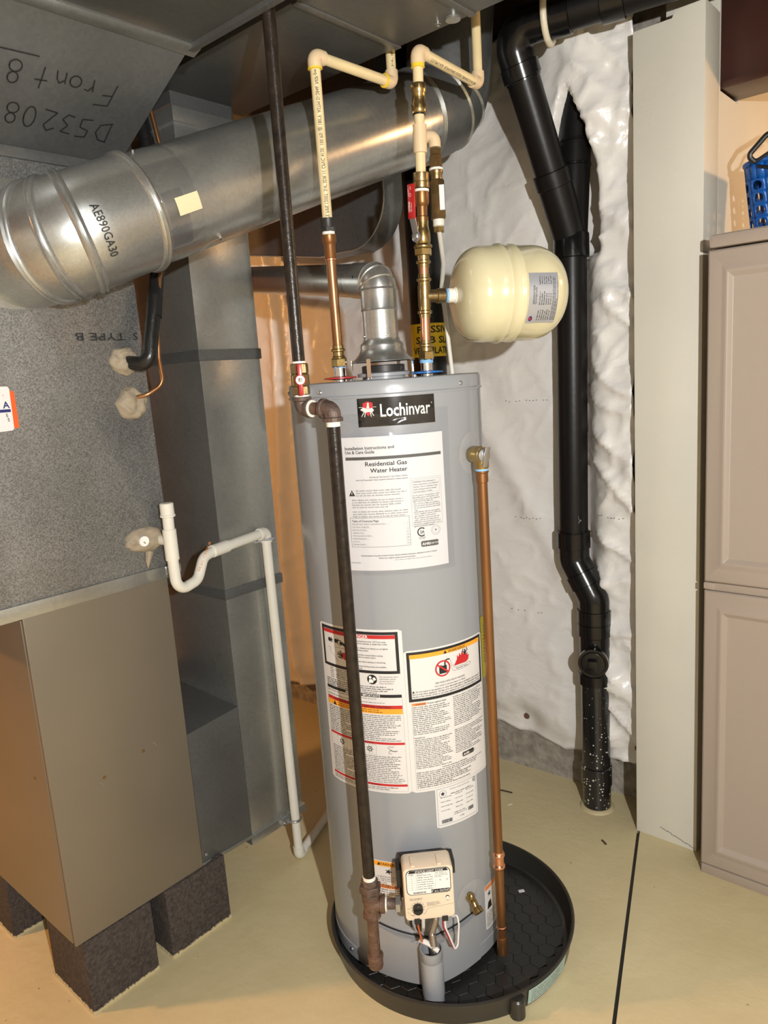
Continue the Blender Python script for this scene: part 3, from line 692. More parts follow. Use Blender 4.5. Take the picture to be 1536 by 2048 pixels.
# ================================================================== WATER HEATER
HC = (-1.1526, 1.3292); HR = 0.222; HT = 1.44
h = thing('water_heater', (HC[0], HC[1], .025), 'tall grey gas water heater standing in a black drip pan', 'water heater')
MB().add(lathe([(HR-.02, .060), (HR, .064), (HR, 1.407), (HR-.01, 1.408)], (*HC, 0), seg=96)).obj('jacket', 'heater', h)
MB().add(lathe([(HR-.012, .0265), (HR+.0015, .028), (HR+.0015, .062), (HR-.01, .066)], (*HC, 0), seg=96)).obj('base_ring', 'heater', h)
MB().add(lathe([(HR-.03, 1.406), (HR+.0035, 1.406), (HR+.0035, 1.4095), (HR+.001, 1.412), (HR+.001, 1.434), (HR-.001, 1.4385), (HR-.004, HT), (.01, HT)], (*HC, 0), seg=96)).obj('top_cap', 'heater', h)
def hp(th, z, r=HR): t = math.radians(th); return V((HC[0]+r*math.cos(t), HC[1]+r*math.sin(t), z))
def hn(th): t = math.radians(th); return V((math.cos(t), math.sin(t), 0))
for th in (-128, -87, -45, -2): MB().add(screw(hp(th, 1.421, HR+.001), hn(th), .0035, .003)).obj('cap_screw', 'steel', h)
for th in (-100, -30): MB().add(screw(hp(th, .047, HR+.0015), hn(th), .0035, .003)).obj('base_screw', 'steel', h)
def label(name, th0, th1, z0, z1, m, corner=0.0):
    mp = cylmap(HC, HR, th0, z0); w = math.radians(th1-th0)*HR
    o = MB().add(patch(mp, 0, 0, w, z1-z0, .0006, corner)).obj(name, m, h)
    a = Art(lambda u, v, hh: mp(u, v, hh+.0006)); return o, a, w, z1-z0

# brand plate
o, A, w, H = label('brand_plate', -64.5, -22, 1.345, 1.404, 'logo_black'); o['label'] = 'black brand plate with red shield and silver lettering'
A.text('Lochinvar', .046, .020, .0265, 'ink_silver', 'L', width=.108, bold=.012)
A.text('®', .156, .040, .003, 'ink_silver')
A.ngon([(.012, .049), (.0225, .0525), (.033, .049), (.0325, .036), (.0225, .0215), (.0125, .036)], 'ink_red', .0005)
A.poly([(.006, .036), (.013, .0405), (.022, .037), (.031, .039), (.035, .034), (.031, .030), (.026, .031), (.016, .030), (.011, .033)], 'ink_silver', .0008)   # horse and rider
A.poly([(.019, .038), (.0215, .046), (.025, .0445), (.0255, .038)], 'ink_silver', .0008); A.disc(.0232, .0475, .0022, 'ink_silver', .0008)
for a_, b_ in (((.014, .031), (.0085, .022)), ((.017, .031), (.0145, .0205)), ((.029, .031), (.034, .0225)), ((.027, .031), (.0285, .021))): A.line([a_, b_], .0016, 'ink_silver', .0008)
A.line([(.003, .041), (.040, .0405)], .0008, 'ink_silver', .0008)
A.done(o)

# bathing danger + lighting instruction label (left)
o, A, w, H = label('danger_label', -105.2, -48.6, .512, .903, 'paper_w', .004); T = H
A.frame(.009, T-.102, w-.009, T-.005, .0068, 'ink'); A.rect(.015, T-.021, w-.015, T-.0125, 'ink_red', .0005)
A.text('DANGER', .122, T-.0203, .0074, 'ink_white', 'C', bold=.01)
A.ngon([(.092, T-.0195), (.1, T-.0195), (.096, T-.0135)], 'ink_white', .0008)
for i, s in enumerate(['Water temperature over 125°F can cause', 'severe burns instantly or death from scalds.', '', 'Children, disabled and elderly are at highest', 'risk of being scalded.', '', 'See instruction manual before setting', 'temperature at water heater.', '', 'Feel water before bathing or showering.', '', 'Temperature limiting valves are available,', 'see manual.']):
    if s: A.text(s, .103, T-.0295-i*.0053, .0034, 'ink', 'L', bold=.008)
# tap, hand and tub drawing
for x in (.035, .056):
    A.disc(x, T-.037, .0042, 'ink', .0007, sy=1.2)
    for k in range(6):
        t = k*pi/3+.3; A.line([(x+.006, T-.037), (x+.006+.0062*math.cos(t), T-.037+.0062*math.sin(t))], .0022, 'ink', .0007)
A.disc(.068, T-.040, .0066, 'ink', .0006); A.disc(.068, T-.040, .005, 'paper_w', .0008)
A.line([(.068, T-.040), (.079, T-.041), (.085, T-.046)], .006, 'ink', .0010)
A.rect(.081, T-.070, .087, T-.046, 'ink_rust', .0006)
A.line([(.028, T-.056), (.062, T-.052), (.085, T-.052)], .0006, 'ink_grey'); A.line([(.062, T-.086), (.035, T-.064), (.036, T-.058), (.085, T-.056)], .0006, 'ink_grey')
A.poly([(.068, T-.066), (.078, T-.061), (.090, T-.067), (.091, T-.080), (.078, T-.078)], 'ink_red', .0007)
for y1, y2, x1 in ((.071, .062, .061), (.073, .067, .058), (.076, .074, .060), (.069, .058, .067)): A.line([(.074, T-y1), (x1, T-y2)], .0022, 'ink', .0009)
A.disc(.146, T-.116, .0115, 'ink', .0006, 28)
A.disc(.142, T-.111, .0032, 'ink_white', .0009); A.poly([(.138, T-.124), (.139, T-.116), (.145, T-.115), (.150, T-.120), (.147, T-.124)], 'ink_white', .0009)
A.poly([(.147, T-.113), (.152, T-.110), (.156, T-.116), (.150, T-.119)], 'ink_white', .0009)
for i, s in enumerate(['See manual for more', 'information about', 'preventing burns', 'from hot water.']): A.text(s, .163, T-.1105-i*.0052, .0036, 'ink_grey')
for i in range(6): A.para(.030, T-.1035-i*.0044, .013, 1, .0042, 'ink'); A.para(.048, T-.1035-i*.0044, .05, 1, .0042, 'ink')
A.para(.014, T-.131, .19, 4, .0048, 'ink', fs=.6)
A.rect(.012, T-.158, w-.009, T-.151, 'ink', .0005); A.text('IMPORTANT • IMPORTANTE', .118, T-.157, .005, 'ink_white', 'C', bold=.01)
A.para(.014, T-.160, .17, 1, .0042, 'ink_grey'); A.line([(.012, T-.167), (w-.009, T-.167)], .0004, 'ink_grey'); A.para(.014, T-.169, .18, 1, .0042, 'ink_grey')
A.rect(.012, T-.185, w-.009, T-.177, 'ink_red', .0005); A.text('FOR YOUR SAFETY READ BEFORE LIGHTING', w/2, T-.1838, .0055, 'ink', 'C', bold=.008, width=.150)
A.rect(.012, T-.1975, w-.009, T-.185, 'ink_orange', .0005); A.ngon([(.030, T-.1965), (.042, T-.1965), (.036, T-.186)], 'ink', .0007); A.para(.046, T-.186, .13, 2, .005, 'ink')
A.para(.014, T-.1995, .092, 14, .0046, 'ink'); A.para(.112, T-.1995, .095, 14, .0046, 'ink')
A.rect(.012, T-.2715, w-.009, T-.266, 'ink_red', .0005); A.text('LIGHTING INSTRUCTIONS', w/2, T-.2708, .0035, 'ink', 'C', bold=.008)
for x in (.050, .092, .128):
    A.frame(x-.016, T-.297, x+.016, T-.273, .0005, 'ink_light')
    A.ring(x, T-.285, .0045, .0062, 'ink', n=16)
    for k in range(7): t = k*.9; A.line([(x+.007*math.cos(t), T-.285+.007*math.sin(t)), (x+.0098*math.cos(t), T-.285+.0098*math.sin(t))], .0011, 'ink')
    A.line([(x-.003, T-.288), (x+.001, T-.282), (x+.003, T-.288)], .0014, 'ink')
A.line([(.170, T-.278), (.180, T-.287), (.193, T-.286)], .0008, 'ink'); A.line([(.172, T-.291), (.178, T-.284), (.185, T-.288), (.192, T-.288)], .0008, 'ink'); A.text('OPENING', .172, T-.2775, .0022, 'ink'); A.text('PILOT', .172, T-.294, .0022, 'ink')
A.para(.016, T-.299, .090, 15, .0045, 'ink'); A.para(.114, T-.299, .095, 15, .0045, 'ink')
A.rect(.012, T-.374, w-.009, T-.3685, 'ink_red', .0005); A.text('TO TURN OFF GAS TO APPLIANCE', w/2, T-.3735, .0035, 'ink', 'C', bold=.008)
A.para(.016, T-.3755, .18, 2, .0045, 'ink'); A.frame(.011, T-.3865, w-.008, T-.158, .0004, 'ink_light', .0004)
A.done(o); o['label'] = 'white instruction label with red bands and a DANGER panel'

# flammable vapour warning label (right)
o, A, w, H = label('warning_label', -48.5, 6.7, .512, .852, 'paper_w', .004); T = H
A.frame(.006, T-.120, w-.006, T-.004, .0068, 'ink'); A.rect(.012, T-.0195, w-.012, T-.010, 'ink_orange', .0005)
A.text('WARNING', .103, T-.0185, .0072, 'ink', 'L', bold=.006); A.ngon([(.091, T-.0188), (.100, T-.0188), (.0955, T-.011)], 'ink', .0008)
A.ring(.088, T-.052, .0155, .0190, 'ink_red', .0011)
A.rect(.079, T-.064, .098, T-.046, 'ink', .0006); A.rect(.0825, T-.046, .085, T-.0435, 'ink', .0006); A.rect(.092, T-.046, .0955, T-.038, 'ink', .0006)
A.text('GASOLINE', .0885, T-.066, .0026, 'ink_white', 'C', h=.0012)
A.line([(.075, T-.042), (.101, T-.062)], .0038, 'ink_red', .0013)
A.line([(.093, T-.036), (.100, T-.033), (.106, T-.034)], .003, 'ink', .0008)
A.line([(.106, T-.034), (.109, T-.040), (.1105, T-.055), (.114, T-.064), (.125, T-.065), (.14, T-.066), (.155, T-.064), (.164, T-.062), (.168, T-.058), (.162, T-.0555), (.150, T-.058), (.133, T-.057), (.118, T-.0575), (.113, T-.047)], .0006, 'ink_grey', .0007)
A.text('Flammable Vapors', .140, T-.0625, .0034, 'ink', 'C')
A.ngon([(.117, T-.0535), (.126, T-.040), (.127, T-.030), (.131, T-.036), (.134, T-.027), (.138, T-.034), (.141, T-.024), (.146, T-.033), (.150, T-.028), (.153, T-.036), (.158, T-.031), (.158, T-.040), (.163, T-.037), (.160, T-.049), (.152, T-.0535)], 'ink_red', .0007)
A.disc(.150, T-.0245, .0022, 'ink', .0011); A.line([(.145, T-.020), (.143, T-.026), (.147, T-.029)], .0018, 'ink', .001); A.line([(.155, T-.019), (.158, T-.026), (.152, T-.029)], .0018, 'ink', .001); A.poly([(.145, T-.027), (.155, T-.027), (.152, T-.035), (.148, T-.035)], 'ink', .001)
A.line([(.012, T-.0785), (w-.012, T-.0785)], .0006, 'ink')
A.text('FIRE AND EXPLOSION HAZARD', w/2, T-.0855, .0040, 'ink', 'C'); A.text('Can result in serious injury or death.', w/2, T-.0925, .0040, 'ink', 'C')
A.ngon([(.014, T-.0995), (.020, T-.0995), (.017, T-.094)], 'ink', .0007)
for i, s in enumerate(['Do not store or use gasoline or other flammable vapors and liquids in the vicinity of', 'this or any other appliance. Storage of or use of gasoline or other flammable vapors or', 'liquids in the vicinity of this or any other appliance can result in serious injury or death.']):
    A.text(s, .022 if i == 0 else .014, T-.099-i*.0056, .0038, 'ink', 'L', width=.176 if i == 0 else .185, bold=.008)
A.rect(.012, T-.1295, .044, T-.1235, 'ink_rust', .0006); A.text('WARNING', .019, T-.1285, .0038, 'ink', 'L', width=.023, bold=.008); A.text('Protect against leaks', .046, T-.1285, .0040, 'ink', 'L', bold=.008)
A.para(.012, T-.131, .092, 15, .0046, 'ink'); A.para(.110, T-.1235, .094, 16, .0046, 'ink')
A.line([(.012, T-.2015), (.206, T-.2015)], .0004, 'ink_grey')
A.text('Intended use', .012, T-.208, .0034, 'ink', bold=.01)
A.para(.013, T-.2095, .092, 17, .0043, 'ink'); A.para(.110, T-.204, .094, 14, .0043, 'ink')
A.rect(.128, T-.277, .164, T-.2695, 'ink', .0007); A.rect(.1295, T-.2785, .1625, T-.268, 'ink', .0007)
A.text('AHRI', .1305, T-.2762, .0058, 'ink_white', 'L', bold=.02, h=.001); A.text('CERTIFIED', .1465, T-.2755, .0035, 'ink_light', 'L', h=.001)
A.line([(.02, T-.2835), (.206, T-.2835)], .0004, 'ink_grey'); A.text('Code and conformance information', w/2, T-.288, .0034, 'ink', 'C', bold=.01)
A.para(.013, T-.2895, .19, 4, .0045, 'ink'); A.para(.013, T-.308, .15, 5, .0045, 'ink', fs=.6)
A.frame(.0105, .0055, w-.006, T-.119, .0004, 'ink_light', .0004)
A.done(o); o['label'] = 'white warning label with orange band and flames'

# rating plate (the square code is left blank)
o, A, w, H = label('rating_plate', -35.0, -4.8, .414, .516, 'paper', .003)
A.frame(.004, .006, w-.004, H-.004, .0005, 'ink'); A.ring(.018, H-.018, .0085, .0092, 'ink_light')
A.poly([(.018+(.0062 if k % 2 == 0 else .0026)*math.sin(k*pi/5), H-.018+(.0062 if k % 2 == 0 else .0026)*math.cos(k*pi/5)) for k in range(10)], 'ink', .0006)
A.ring(.108, H-.011, .0040, .0055, 'ink', a0=50, a1=310); A.text('SA', .1085, H-.0128, .0038, 'ink', 'C', bold=.01)
A.text('AUTOMATIC STORAGE WATER HEATER', .036, H-.012, .0022, 'ink_grey'); A.para(.038, H-.020, .06, 1, .0048, 'ink')
for i, y in enumerate((.034, .045, .056, .067)):
    A.line([(.006, H-y), (w-.006, H-y)], .0003, 'ink_grey'); A.para(.012, H-y+.009, .03, 1, .004, 'ink_grey'); A.para(.05, H-y+.009, .02, 1, .004, 'ink_grey'); A.para(.08, H-y+.009, .025, 1, .004, 'ink_grey')
A.para(.045, H-.070, .035, 2, .0045, 'ink_grey'); A.para(.06, H-.084, .012, 1, .0042, 'ink')
for x0, n_, y0 in ((.012, 22, .010), (.085, 12, .020)):
    x = x0
    for k in range(n_): ww = random.choice((.0004, .0008, .0012)); A.rect(x, y0, x+ww, y0+.009, 'ink', .0006); x += ww+random.choice((.0004, .0006))
A.done(o); o['label'] = 'white rating plate'

# small warning stickers near the base
o, A, w, H = label('warning_sticker', -83, -57.5, .238, .335, 'paper_w', .003)
A.rect(.001, H-.0135, w-.001, H-.0015, 'ink_orange', .0005); A.text('WARNING', w/2+.016, H-.011, .0075, 'ink', 'C', bold=.006); A.ngon([(.038, H-.0115), (.046, H-.0115), (.042, H-.004)], 'ink', .0008)
A.poly([(w/2+.016+(.010 if k % 2 == 0 else .0035)*math.sin(k*pi/5+.3), H-.026+(.008 if k % 2 == 0 else .003)*math.cos(k*pi/5+.3)) for k in range(10)], 'ink', .0006)
A.line([(.002, H-.036), (w-.002, H-.036)], .0005, 'ink_grey')
for i, s in enumerate(['to reduce the risk of explosion', 'or serious injury or death', 'see USE instructions', 'before use.', 'shut off valve.']): A.text(s, .036, H-.042-i*.0052, .0038, 'ink', width=.055 if i < 2 else None)
A.rect(.001, .026, w-.001, .036, 'ink_rust', .0005); A.text('WARNING', w/2+.018, .0278, .0070, 'ink', 'C', bold=.006)
A.para(.030, .025, .066, 4, .0056, 'ink'); A.done(o); o['label'] = 'white sticker with two orange WARNING bands'
o, A, w, H = label('warning_sticker', -2, 12, .085, .205, 'paper_w', .002)
A.rect(.001, H-.012, w-.001, H-.001, 'ink_rust', .0005); A.poly([(.018+(.009 if k % 2 == 0 else .003)*math.sin(k*pi/5), H-.026+(.009 if k % 2 == 0 else .003)*math.cos(k*pi/5)) for k in range(10)], 'ink', .0006)
A.poly([(.008, H-.066), (.012, H-.048), (.024, H-.044), (.028, H-.066)], 'ink', .0006); A.para(.004, H-.072, .045, 8, .0052, 'ink'); A.done(o)
o, A, w, H = label('energy_label', 7.2, 30, .735, .885, 'ink_lime'); A.para(.012, H-.02, .07, 12, .008, 'ink'); A.done(o); o['label'] = 'yellow label edge beside the copper pipe'

# inspection door with V-shaped top
TV = 60
def door_pt(i, top):
    f = i/TV; th = -77+(67)*f; c = 1-abs(f-.5)*2; r = HR+.006+.026*c**1.5
    z = (.162-.030*c) if top else .031
    return hp(th, z, r)
dm = MB(); vs = []; fs = []
for i in range(TV+1): vs += [door_pt(i, 0), door_pt(i, 1), hp(-77+67*i/TV, .162-.03*(1-abs(i/TV-.5)*2), HR-.002)]
for i in range(TV): a = 3*i; fs += [(a, a+3, a+4, a+1), (a+1, a+4, a+5, a+2)]
dm.v = vs; dm.f = fs; dm.obj('inspection_door', 'heater', h, sharp=40)
MB().add(tube([hp(-75+63*i/30, .167-.030*(1-abs(i/30-.5)*2), HR+.0015) for i in range(31)], .0022, 6)).obj('door_gasket', 'black', h)
# air-sensor tube in front of the door
tc_ = hp(-44.5, 0, .272)
sv = MB().add(lathe([(.0225, .008), (.0245, .009), (.0245, .030), (.0262, .032), (.0262, .122), (.0255, .124), (.0265, .126), (.0265, .150), (.0235, .150), (.0235, .100), (.01, .100)], (tc_.x, tc_.y, 0), seg=32)).obj('sensor_tube', 'heater', h)
# top fittings
for th, m in ((135+90, 'red_plastic'), (45, 'blue_plastic')):
    c = hp(th, 0, .1016); 
    MB().add(lathe([(.012, 1.444), (.038, 1.447), (.038, 1.4495), (.020, 1.4515), (.012, 1.4525)], (c.x, c.y, 0), seg=32)).obj('nipple_washer', m, h)
    MB().add(lathe([(.0135, 1.438), (.0135, 1.477), (.010, 1.478)], (c.x, c.y, 0), seg=24)).obj('pipe_nipple', 'chrome', h)
MB().add(lathe([(.050, 1.439), (.050, 1.446), (.061, 1.4465), (.061, 1.4535), (.050, 1.456)], (*HC, 0), seg=40)).obj('flue_ring', 'heater_trim', h)
MB().add(lathe([(.049, 1.455), (.050, 1.456), (.050, 1.470), (.046, 1.4715), (.046, 1.458)], (*HC, 0), seg=40)).obj('flue_collar', 'dark', h)
# relief-valve escutcheon and drain
def escutcheon(th, z, rad):
    vs = []; fs = []; n = 36
    for rr in (0.012, rad*.6, rad):
        for k in range(n):
            t = 2*pi*k/n; vs.append(hp(th+math.degrees(rr*math.cos(t)/HR), z+rr*math.sin(t), HR+.0012+(.002 if rr < rad else 0)))
    for i in range(2):
        for k in range(n): k2 = (k+1) % n; fs.append((i*n+k, i*n+k2, (i+1)*n+k2, (i+1)*n+k))
    m = MB(); m.v = vs; m.f = fs; return m
escutcheon(5.5, 1.267, .047).obj('escutcheon', 'disc_clear', h, sharp=60)
escutcheon(-13.5, .205, .044).obj('escutcheon', 'disc_clear', h, sharp=60)
MB().add(tube(fillet([hp(-17, .212, HR-.005), hp(-17, .212, HR+.022), hp(-17, .196, HR+.036)], .008), .0085, 16)).obj('drain_valve', 'brass', h)
MB().add(lathe([(.006, 0), (.009, .001), (.0115, .003), (.012, .008), (.012, .015), (.007, .016)], hp(-17, .203, HR+.030), hn(-17)+V((0, 0, -.7)), 18)).obj('drain_outlet', 'brass', h)
MB().add(lathe([(.0085, 0), (.0085, .010), (.006, .013)], hp(-17, .216, HR+.014), (0, 0, 1), 12)).obj('drain_stem', 'brass', h)

# gas control
N = hn(-45); Tn = V((math.cos(pi/4), math.sin(pi/4), 0)); UZ = V((0, 0, 1))
def cp(u, z, r): return V((HC[0], HC[1], 0))+N*r+Tn*u+UZ*z
def cbox(u0, u1, z0, z1, ra, rb): return obox(cp((u0+u1)/2, (z0+z1)/2, (ra+rb)/2), Tn, N, UZ, (u1-u0)/2, abs(rb-ra)/2, (z1-z0)/2)
gc = MB(); prof = [(p[0]+.002, p[1]+.3265) for p in rrect(.110, .128, .010)]
gc.add(prism([cp(u, z, .262) for u, z in prof], N*.055)); go = gc.obj('gas_control', 'tan', h, bevel=0.004, sharp=30); go['label'] = 'tan gas control box'
MB().add(cbox(-.060, .050, .280, .352, .220, .264)).obj('rear_bracket', 'black', go, bevel=.004)
MB().add(cbox(-.056, .050, .350, .378, .238, .2625)).obj('top_cover', 'black', go, bevel=.004)
MB().add(cbox(.050, .066, .345, .376, .240, .285)).obj('side_clip', 'black', go, bevel=.002)
for u in (-.030, .028): MB().add(cbox(u-.004, u+.004, .388, .394, .28, .312)).obj('cover_tab', 'tan', go)
MB().add(cbox(-.066, -.050, .315, .360, .235, .275)).obj('terminal_block', 'black', go, bevel=.002)
gm_ = planemap(cp(.002, .3265, .3172), Tn, UZ, N); A = Art(gm_)
pw, ph = .098, .062; pr_ = rrect(pw, ph, .012); A.ngon([(x, y+.030) for x, y in pr_], 'ink', .0002)
A.ngon([(x*.97, y*.955+.030) for x, y in pr_], 'ink_white', .0005)
A.ngon([(-.044, .0525), (.0445, .0525), (.040, .0592), (-.040, .0592)], 'ink', .0008); A.text('STATUS LIGHT CODE', .002, .0535, .0046, 'ink_white', 'C', bold=.012, h=.0011)
A.rect(.005, .0012, .046, .0095, 'ink', .0008); A.text('4" w.c. OUTLET', .0255, .0033, .0044, 'ink_white', 'C', bold=.012, h=.0011)
A.text('FLASHES', -.045, .0482, .0026, 'ink', bold=.01); A.text('STATUS', -.025, .0490, .0028, 'ink', bold=.01)
for x in (-.0365, -.0265, .0145): A.line([(x, .0105), (x, .0525)], .0003, 'ink_grey', .0008)
for k in range(7): A.line([(-.046, .0455-k*.0055), (-.0265, .0455-k*.0055)], .0003, 'ink_grey', .0008); A.para(-.0245, .0485-k*.0055, .037, 1, .0042, 'ink_grey', .0009)
A.para(.016, .0515, .030, 4, .0035, 'ink_grey', .0009)
for x in (.026, .041): A.ring(x, .031, .0014, .0020, 'ink_grey', .0009, n=12)
x = -.035
while x < -.006: ww = random.choice((.0004, .0009)); A.rect(x, .002, x+ww, .0068, 'ink', .0009); x += ww+.0007
A.para(-.044, -.008, .028, 2, .0030, 'ink', .0003); A.para(-.006, -.021, .034, 4, .0026, 'ink_grey', .0003)
for k in range(11):
    t = math.radians(230-k*28+ (0)); A.line([(-.027+.0128*math.cos(t), -.033+.0128*math.sin(t)), (-.027+.0155*math.cos(t), -.033+.0155*math.sin(t))], .0008, 'ink', .0003)
A.text('HOT', -.050, -.034, .0018, 'ink'); A.text('WARM', -.042, -.0505, .0018, 'ink'); A.text('PILOT', -.029, -.0515, .0018, 'ink'); A.text('OFF', -.016, -.0495, .0018, 'ink')
A.line([(-.050, -.040), (-.043, -.049), (-.033, -.0535)], .0004, 'ink_grey', .0003); A.line([(-.012, -.048), (-.004, -.036), (.053, -.030)], .0004, 'ink_grey', .0003)
A.disc(.040, -.013, .0042, 'ink', .0003); A.disc(.040, -.0142, .0032, 'ink_white', .0005); A.text('PILOT', .037, -.0215, .0018, 'ink')
A.done(go)
MB().add(lathe([(.0115, 0), (.0112, .006), (.0105, .010), (.009, .011)], cp(-.025, .2935, .3172), N, 24)).obj('control_knob', 'black', go)
MB().add(obox(cp(-.025, .2935, .3295), Tn, N, UZ, .009, .0022, .003)).obj('knob_grip', 'black', go, bevel=.001)
for u in (-.028, .034): MB().add(cbox(u-.0065, u+.0065, .256, .267, .290, .321)).obj('wire_clip', 'black', go, bevel=.001)
# wiring and burner tubes below the control
def wire(pts, r, m, name, seg=8): MB().add(tube(fillet(pts, .012, 4), r, seg)).obj(name, m, go)
wire([cp(-.030, .262, .300), cp(-.028, .225, .295), cp(-.020, .19, .275), cp(-.012, .165, .262)], .0030, 'black', 'wire')
wire([cp(-.040, .262, .285), cp(-.040, .215, .270), cp(-.036, .185, .240)], .0030, 'black', 'wire')
wire([cp(-.026, .235, .299), cp(-.022, .205, .290), cp(-.018, .180, .285)], .0022, 'wire_orange', 'wire')
wire([cp(-.012, .262, .285), cp(-.012, .205, .268), cp(-.011, .17, .238)], .0042, 'wire_white', 'burner_tube')
wire([cp(-.018, .262, .280), cp(-.018, .205, .262), cp(-.016, .17, .236)], .0036, 'black', 'wire')
wire([cp(.034, .262, .305), cp(.035, .225, .303), cp(.045, .190, .292), cp(.056, .150, .284), cp(.064, .155, .278), cp(.070, .200, .268), cp(.068, .222, .262), cp(.058, .212, .256)], .0021, 'wire_white', 'wire')
wire([cp(.030, .262, .303), cp(.030, .225, .301), cp(.041, .190, .289), cp(.054, .147, .281), cp(.066, .155, .276), cp(.068, .195, .266)], .0019, 'wire_red', 'wire')
wire([cp(.018, .148, .282), cp(.0, .160, .272), cp(-.022, .168, .262)], .006, 'wire_white', 'cable_sleeve')
fx = MB(); pts = fillet([cp(.016, .264, .285), cp(.016, .235, .285), cp(.006, .195, .276), cp(.010, .120, .272)], .025, 8)
dense = []
for a, b in zip(pts, pts[1:]):
    k = max(1, int((b-a).length/.0011))
    for i in range(k): dense.append(a.lerp(b, i/k))
fx.add(tube(dense, [.0085 if (i//2) % 2 else .0068 for i in range(len(dense))], 14)); fx.obj('flexible_tube', 'steel_flex', go, sharp=60)
# hood legs are part of the heater top
for th in (-150, -75, 15, 100):
    MB().add(obox(hp(th, 1.462, .074), hn(th+90), hn(th), UZ, .005, .0008, .024)).obj('hood_leg', 'chrome', h); MB().add(screw(hp(th, 1.440, .079), (0, 0, 1), .0035, .005)).obj('leg_screw', 'steel', h)

# manual in its clear bag, taped to the jacket
mb = thing('manual_bag', hp(-47, 1.03, HR+.003), 'white instruction manual in a clear plastic bag on the front of the heater', 'manual')
mmap = cylmap(HC, HR+.0035, -75, 1.038); w = math.radians(57)*HR; H = .287
bk_ = MB().add(patch(mmap, 0, 0, w, H, .0016)).obj('booklet', 'paper', mb)
A = Art(lambda u, v, hh: mmap(u, v, hh+.0016))
A.text('Installation Instructions and', .008, H-.026, .0068, 'ink', width=.105, bold=.010); A.text('Use & Care Guide', .008, H-.0345, .0068, 'ink', width=.064, bold=.010)
A.rect(.008, H-.048, w-.006, H-.0415, 'ink_grey', .0003)
A.text('Residential Gas', .138, H-.061, .0092, 'ink', 'R', width=.088, bold=.014); A.text('Water Heater', .138, H-.075, .0092, 'ink', 'R', width=.077, bold=.014)
A.text('Residential Atmospheric Gas Water Heater', .138, H-.086, .0030, 'ink', 'R', width=.080); A.text('with the Flammable Vapor Ignition Resistant Safety System', .138, H-.0915, .0030, 'ink', 'R', width=.110)
A.ngon([(.010, H-.124), (.024, H-.124), (.017, H-.111)], 'ink', .0004); A.rect(.0164, H-.121, .0176, H-.115, 'ink_white', .0007)
A.para(.026, H-.110, .110, 3, .0052, 'ink_light'); A.para(.016, H-.130, .120, 4, .0052, 'ink_light'); A.para(.016, H-.155, .118, 3, .0052, 'ink_light')
A.frame(.008, .052, .136, .116, .0006, 'ink_grey'); A.text('Table of Contents Page', .012, .107, .0045, 'ink', bold=.006)
for i, (s, p_) in enumerate((('IMPORTANT SAFETY INFORMATION', '2'), ('GETTING STARTED', '7'), ('INSTALLATION', '14'), ('OPERATION', '22'), ('TROUBLESHOOTING', '30'), ('MAINTENANCE', '38'), ('NOTES', '52'), ('REPAIR PARTS', '54'))):
    y = .1005-i*.0063; vs_, f_, w_ = text2d(s); A.text(s, .012, y, .0032, 'ink_light'); x_ = .013+w_*.0032/.72; A.line([(x_, y), (.128, y)], .0003, 'ink_light'); A.text(p_, .133, y, .0034, 'ink_light', 'R')
A.frame(.142, .092, .211, H-.093, .0004, 'ink_light'); A.frame(.1455, H-.125, .207, H-.0965, .0004, 'ink_light')
for i, s in enumerate(['WARNING: If the information in', 'these instructions is not followed', 'exactly, a fire or explosion may', 'result causing property damage,', 'personal injury or death.']): A.text(s, .148, H-.1025-i*.0052, .0033, 'ink_grey', width=min(.056, .0017*len(s)))
yy = H-.131
for s in ['Do not store or use gasoline or other', 'flammable vapors and liquids in the', 'vicinity of this or any other appliance.', 'WHAT TO DO IF YOU SMELL GAS', '• Do not try to light any appliance.', '• Do not touch any electrical switch;', '  do not use any phone in your build-', '  ing.', '• Immediately call your gas supplier', "  from a neighbor's phone. Follow the", "  gas supplier's instructions.", '• If you cannot reach your gas sup-', '  plier, call the fire department.', 'Installation and service must be per-', 'formed by a qualified installer, service', 'agency or the gas supplier.']:
    A.text(s, .145, yy, .0031, 'ink_grey', width=min(.062, .00168*len(s))); yy -= .0044
A.ring(.161, .078, .0075, .0100, 'ink', a0=48, a1=312, n=20); A.text('SA', .1620, .0745, .0072, 'ink', 'C', bold=.01, sx=.85); A.text('LOW LEAD', .1535, .0655, .0022, 'ink_grey'); A.text('CONTENT', .1535, .0625, .0022, 'ink_grey')
A.ring(.193, .079, .0100, .0106, 'ink_light', n=24); A.ring(.193, .079, .0070, .0074, 'ink_light', n=24); A.rect(.191, .077, .195, .081, 'ink_light')
A.rect(.158, .0465, .198, .0565, 'ink_grey', .0004); A.rect(.1595, .0452, .1965, .0578, 'ink_grey', .0004)
A.text('AHRI', .1605, .0485, .0060, 'ink_white', 'L', bold=.02); A.text('CERTIFIED', .1775, .0492, .0040, 'ink_white', 'L')
A.line([(.008, .0375), (w-.012, .0375)], .0004, 'ink_light')
A.text('Keep this manual in the pocket on heater for future reference whenever maintenance, adjustment or service is required.', w/2, .0320, .0030, 'ink', 'C', width=.165, bold=.006)
A.text('Retain your original receipt as proof of purchase.', w/2-.005, .0265, .0030, 'ink', 'C', width=.078, bold=.006)
A.para(.10, .0245, .09, 1, .0035, 'ink_light'); A.text('December 2022', .004, .0165, .0024, 'ink_grey')
A.done(bk_)
bmap = cylmap(HC, HR+.0062, -79, 1.028)
vs = []; fs = []; nu, nv = 60, 70; bw = math.radians(66)*HR; bh = .348
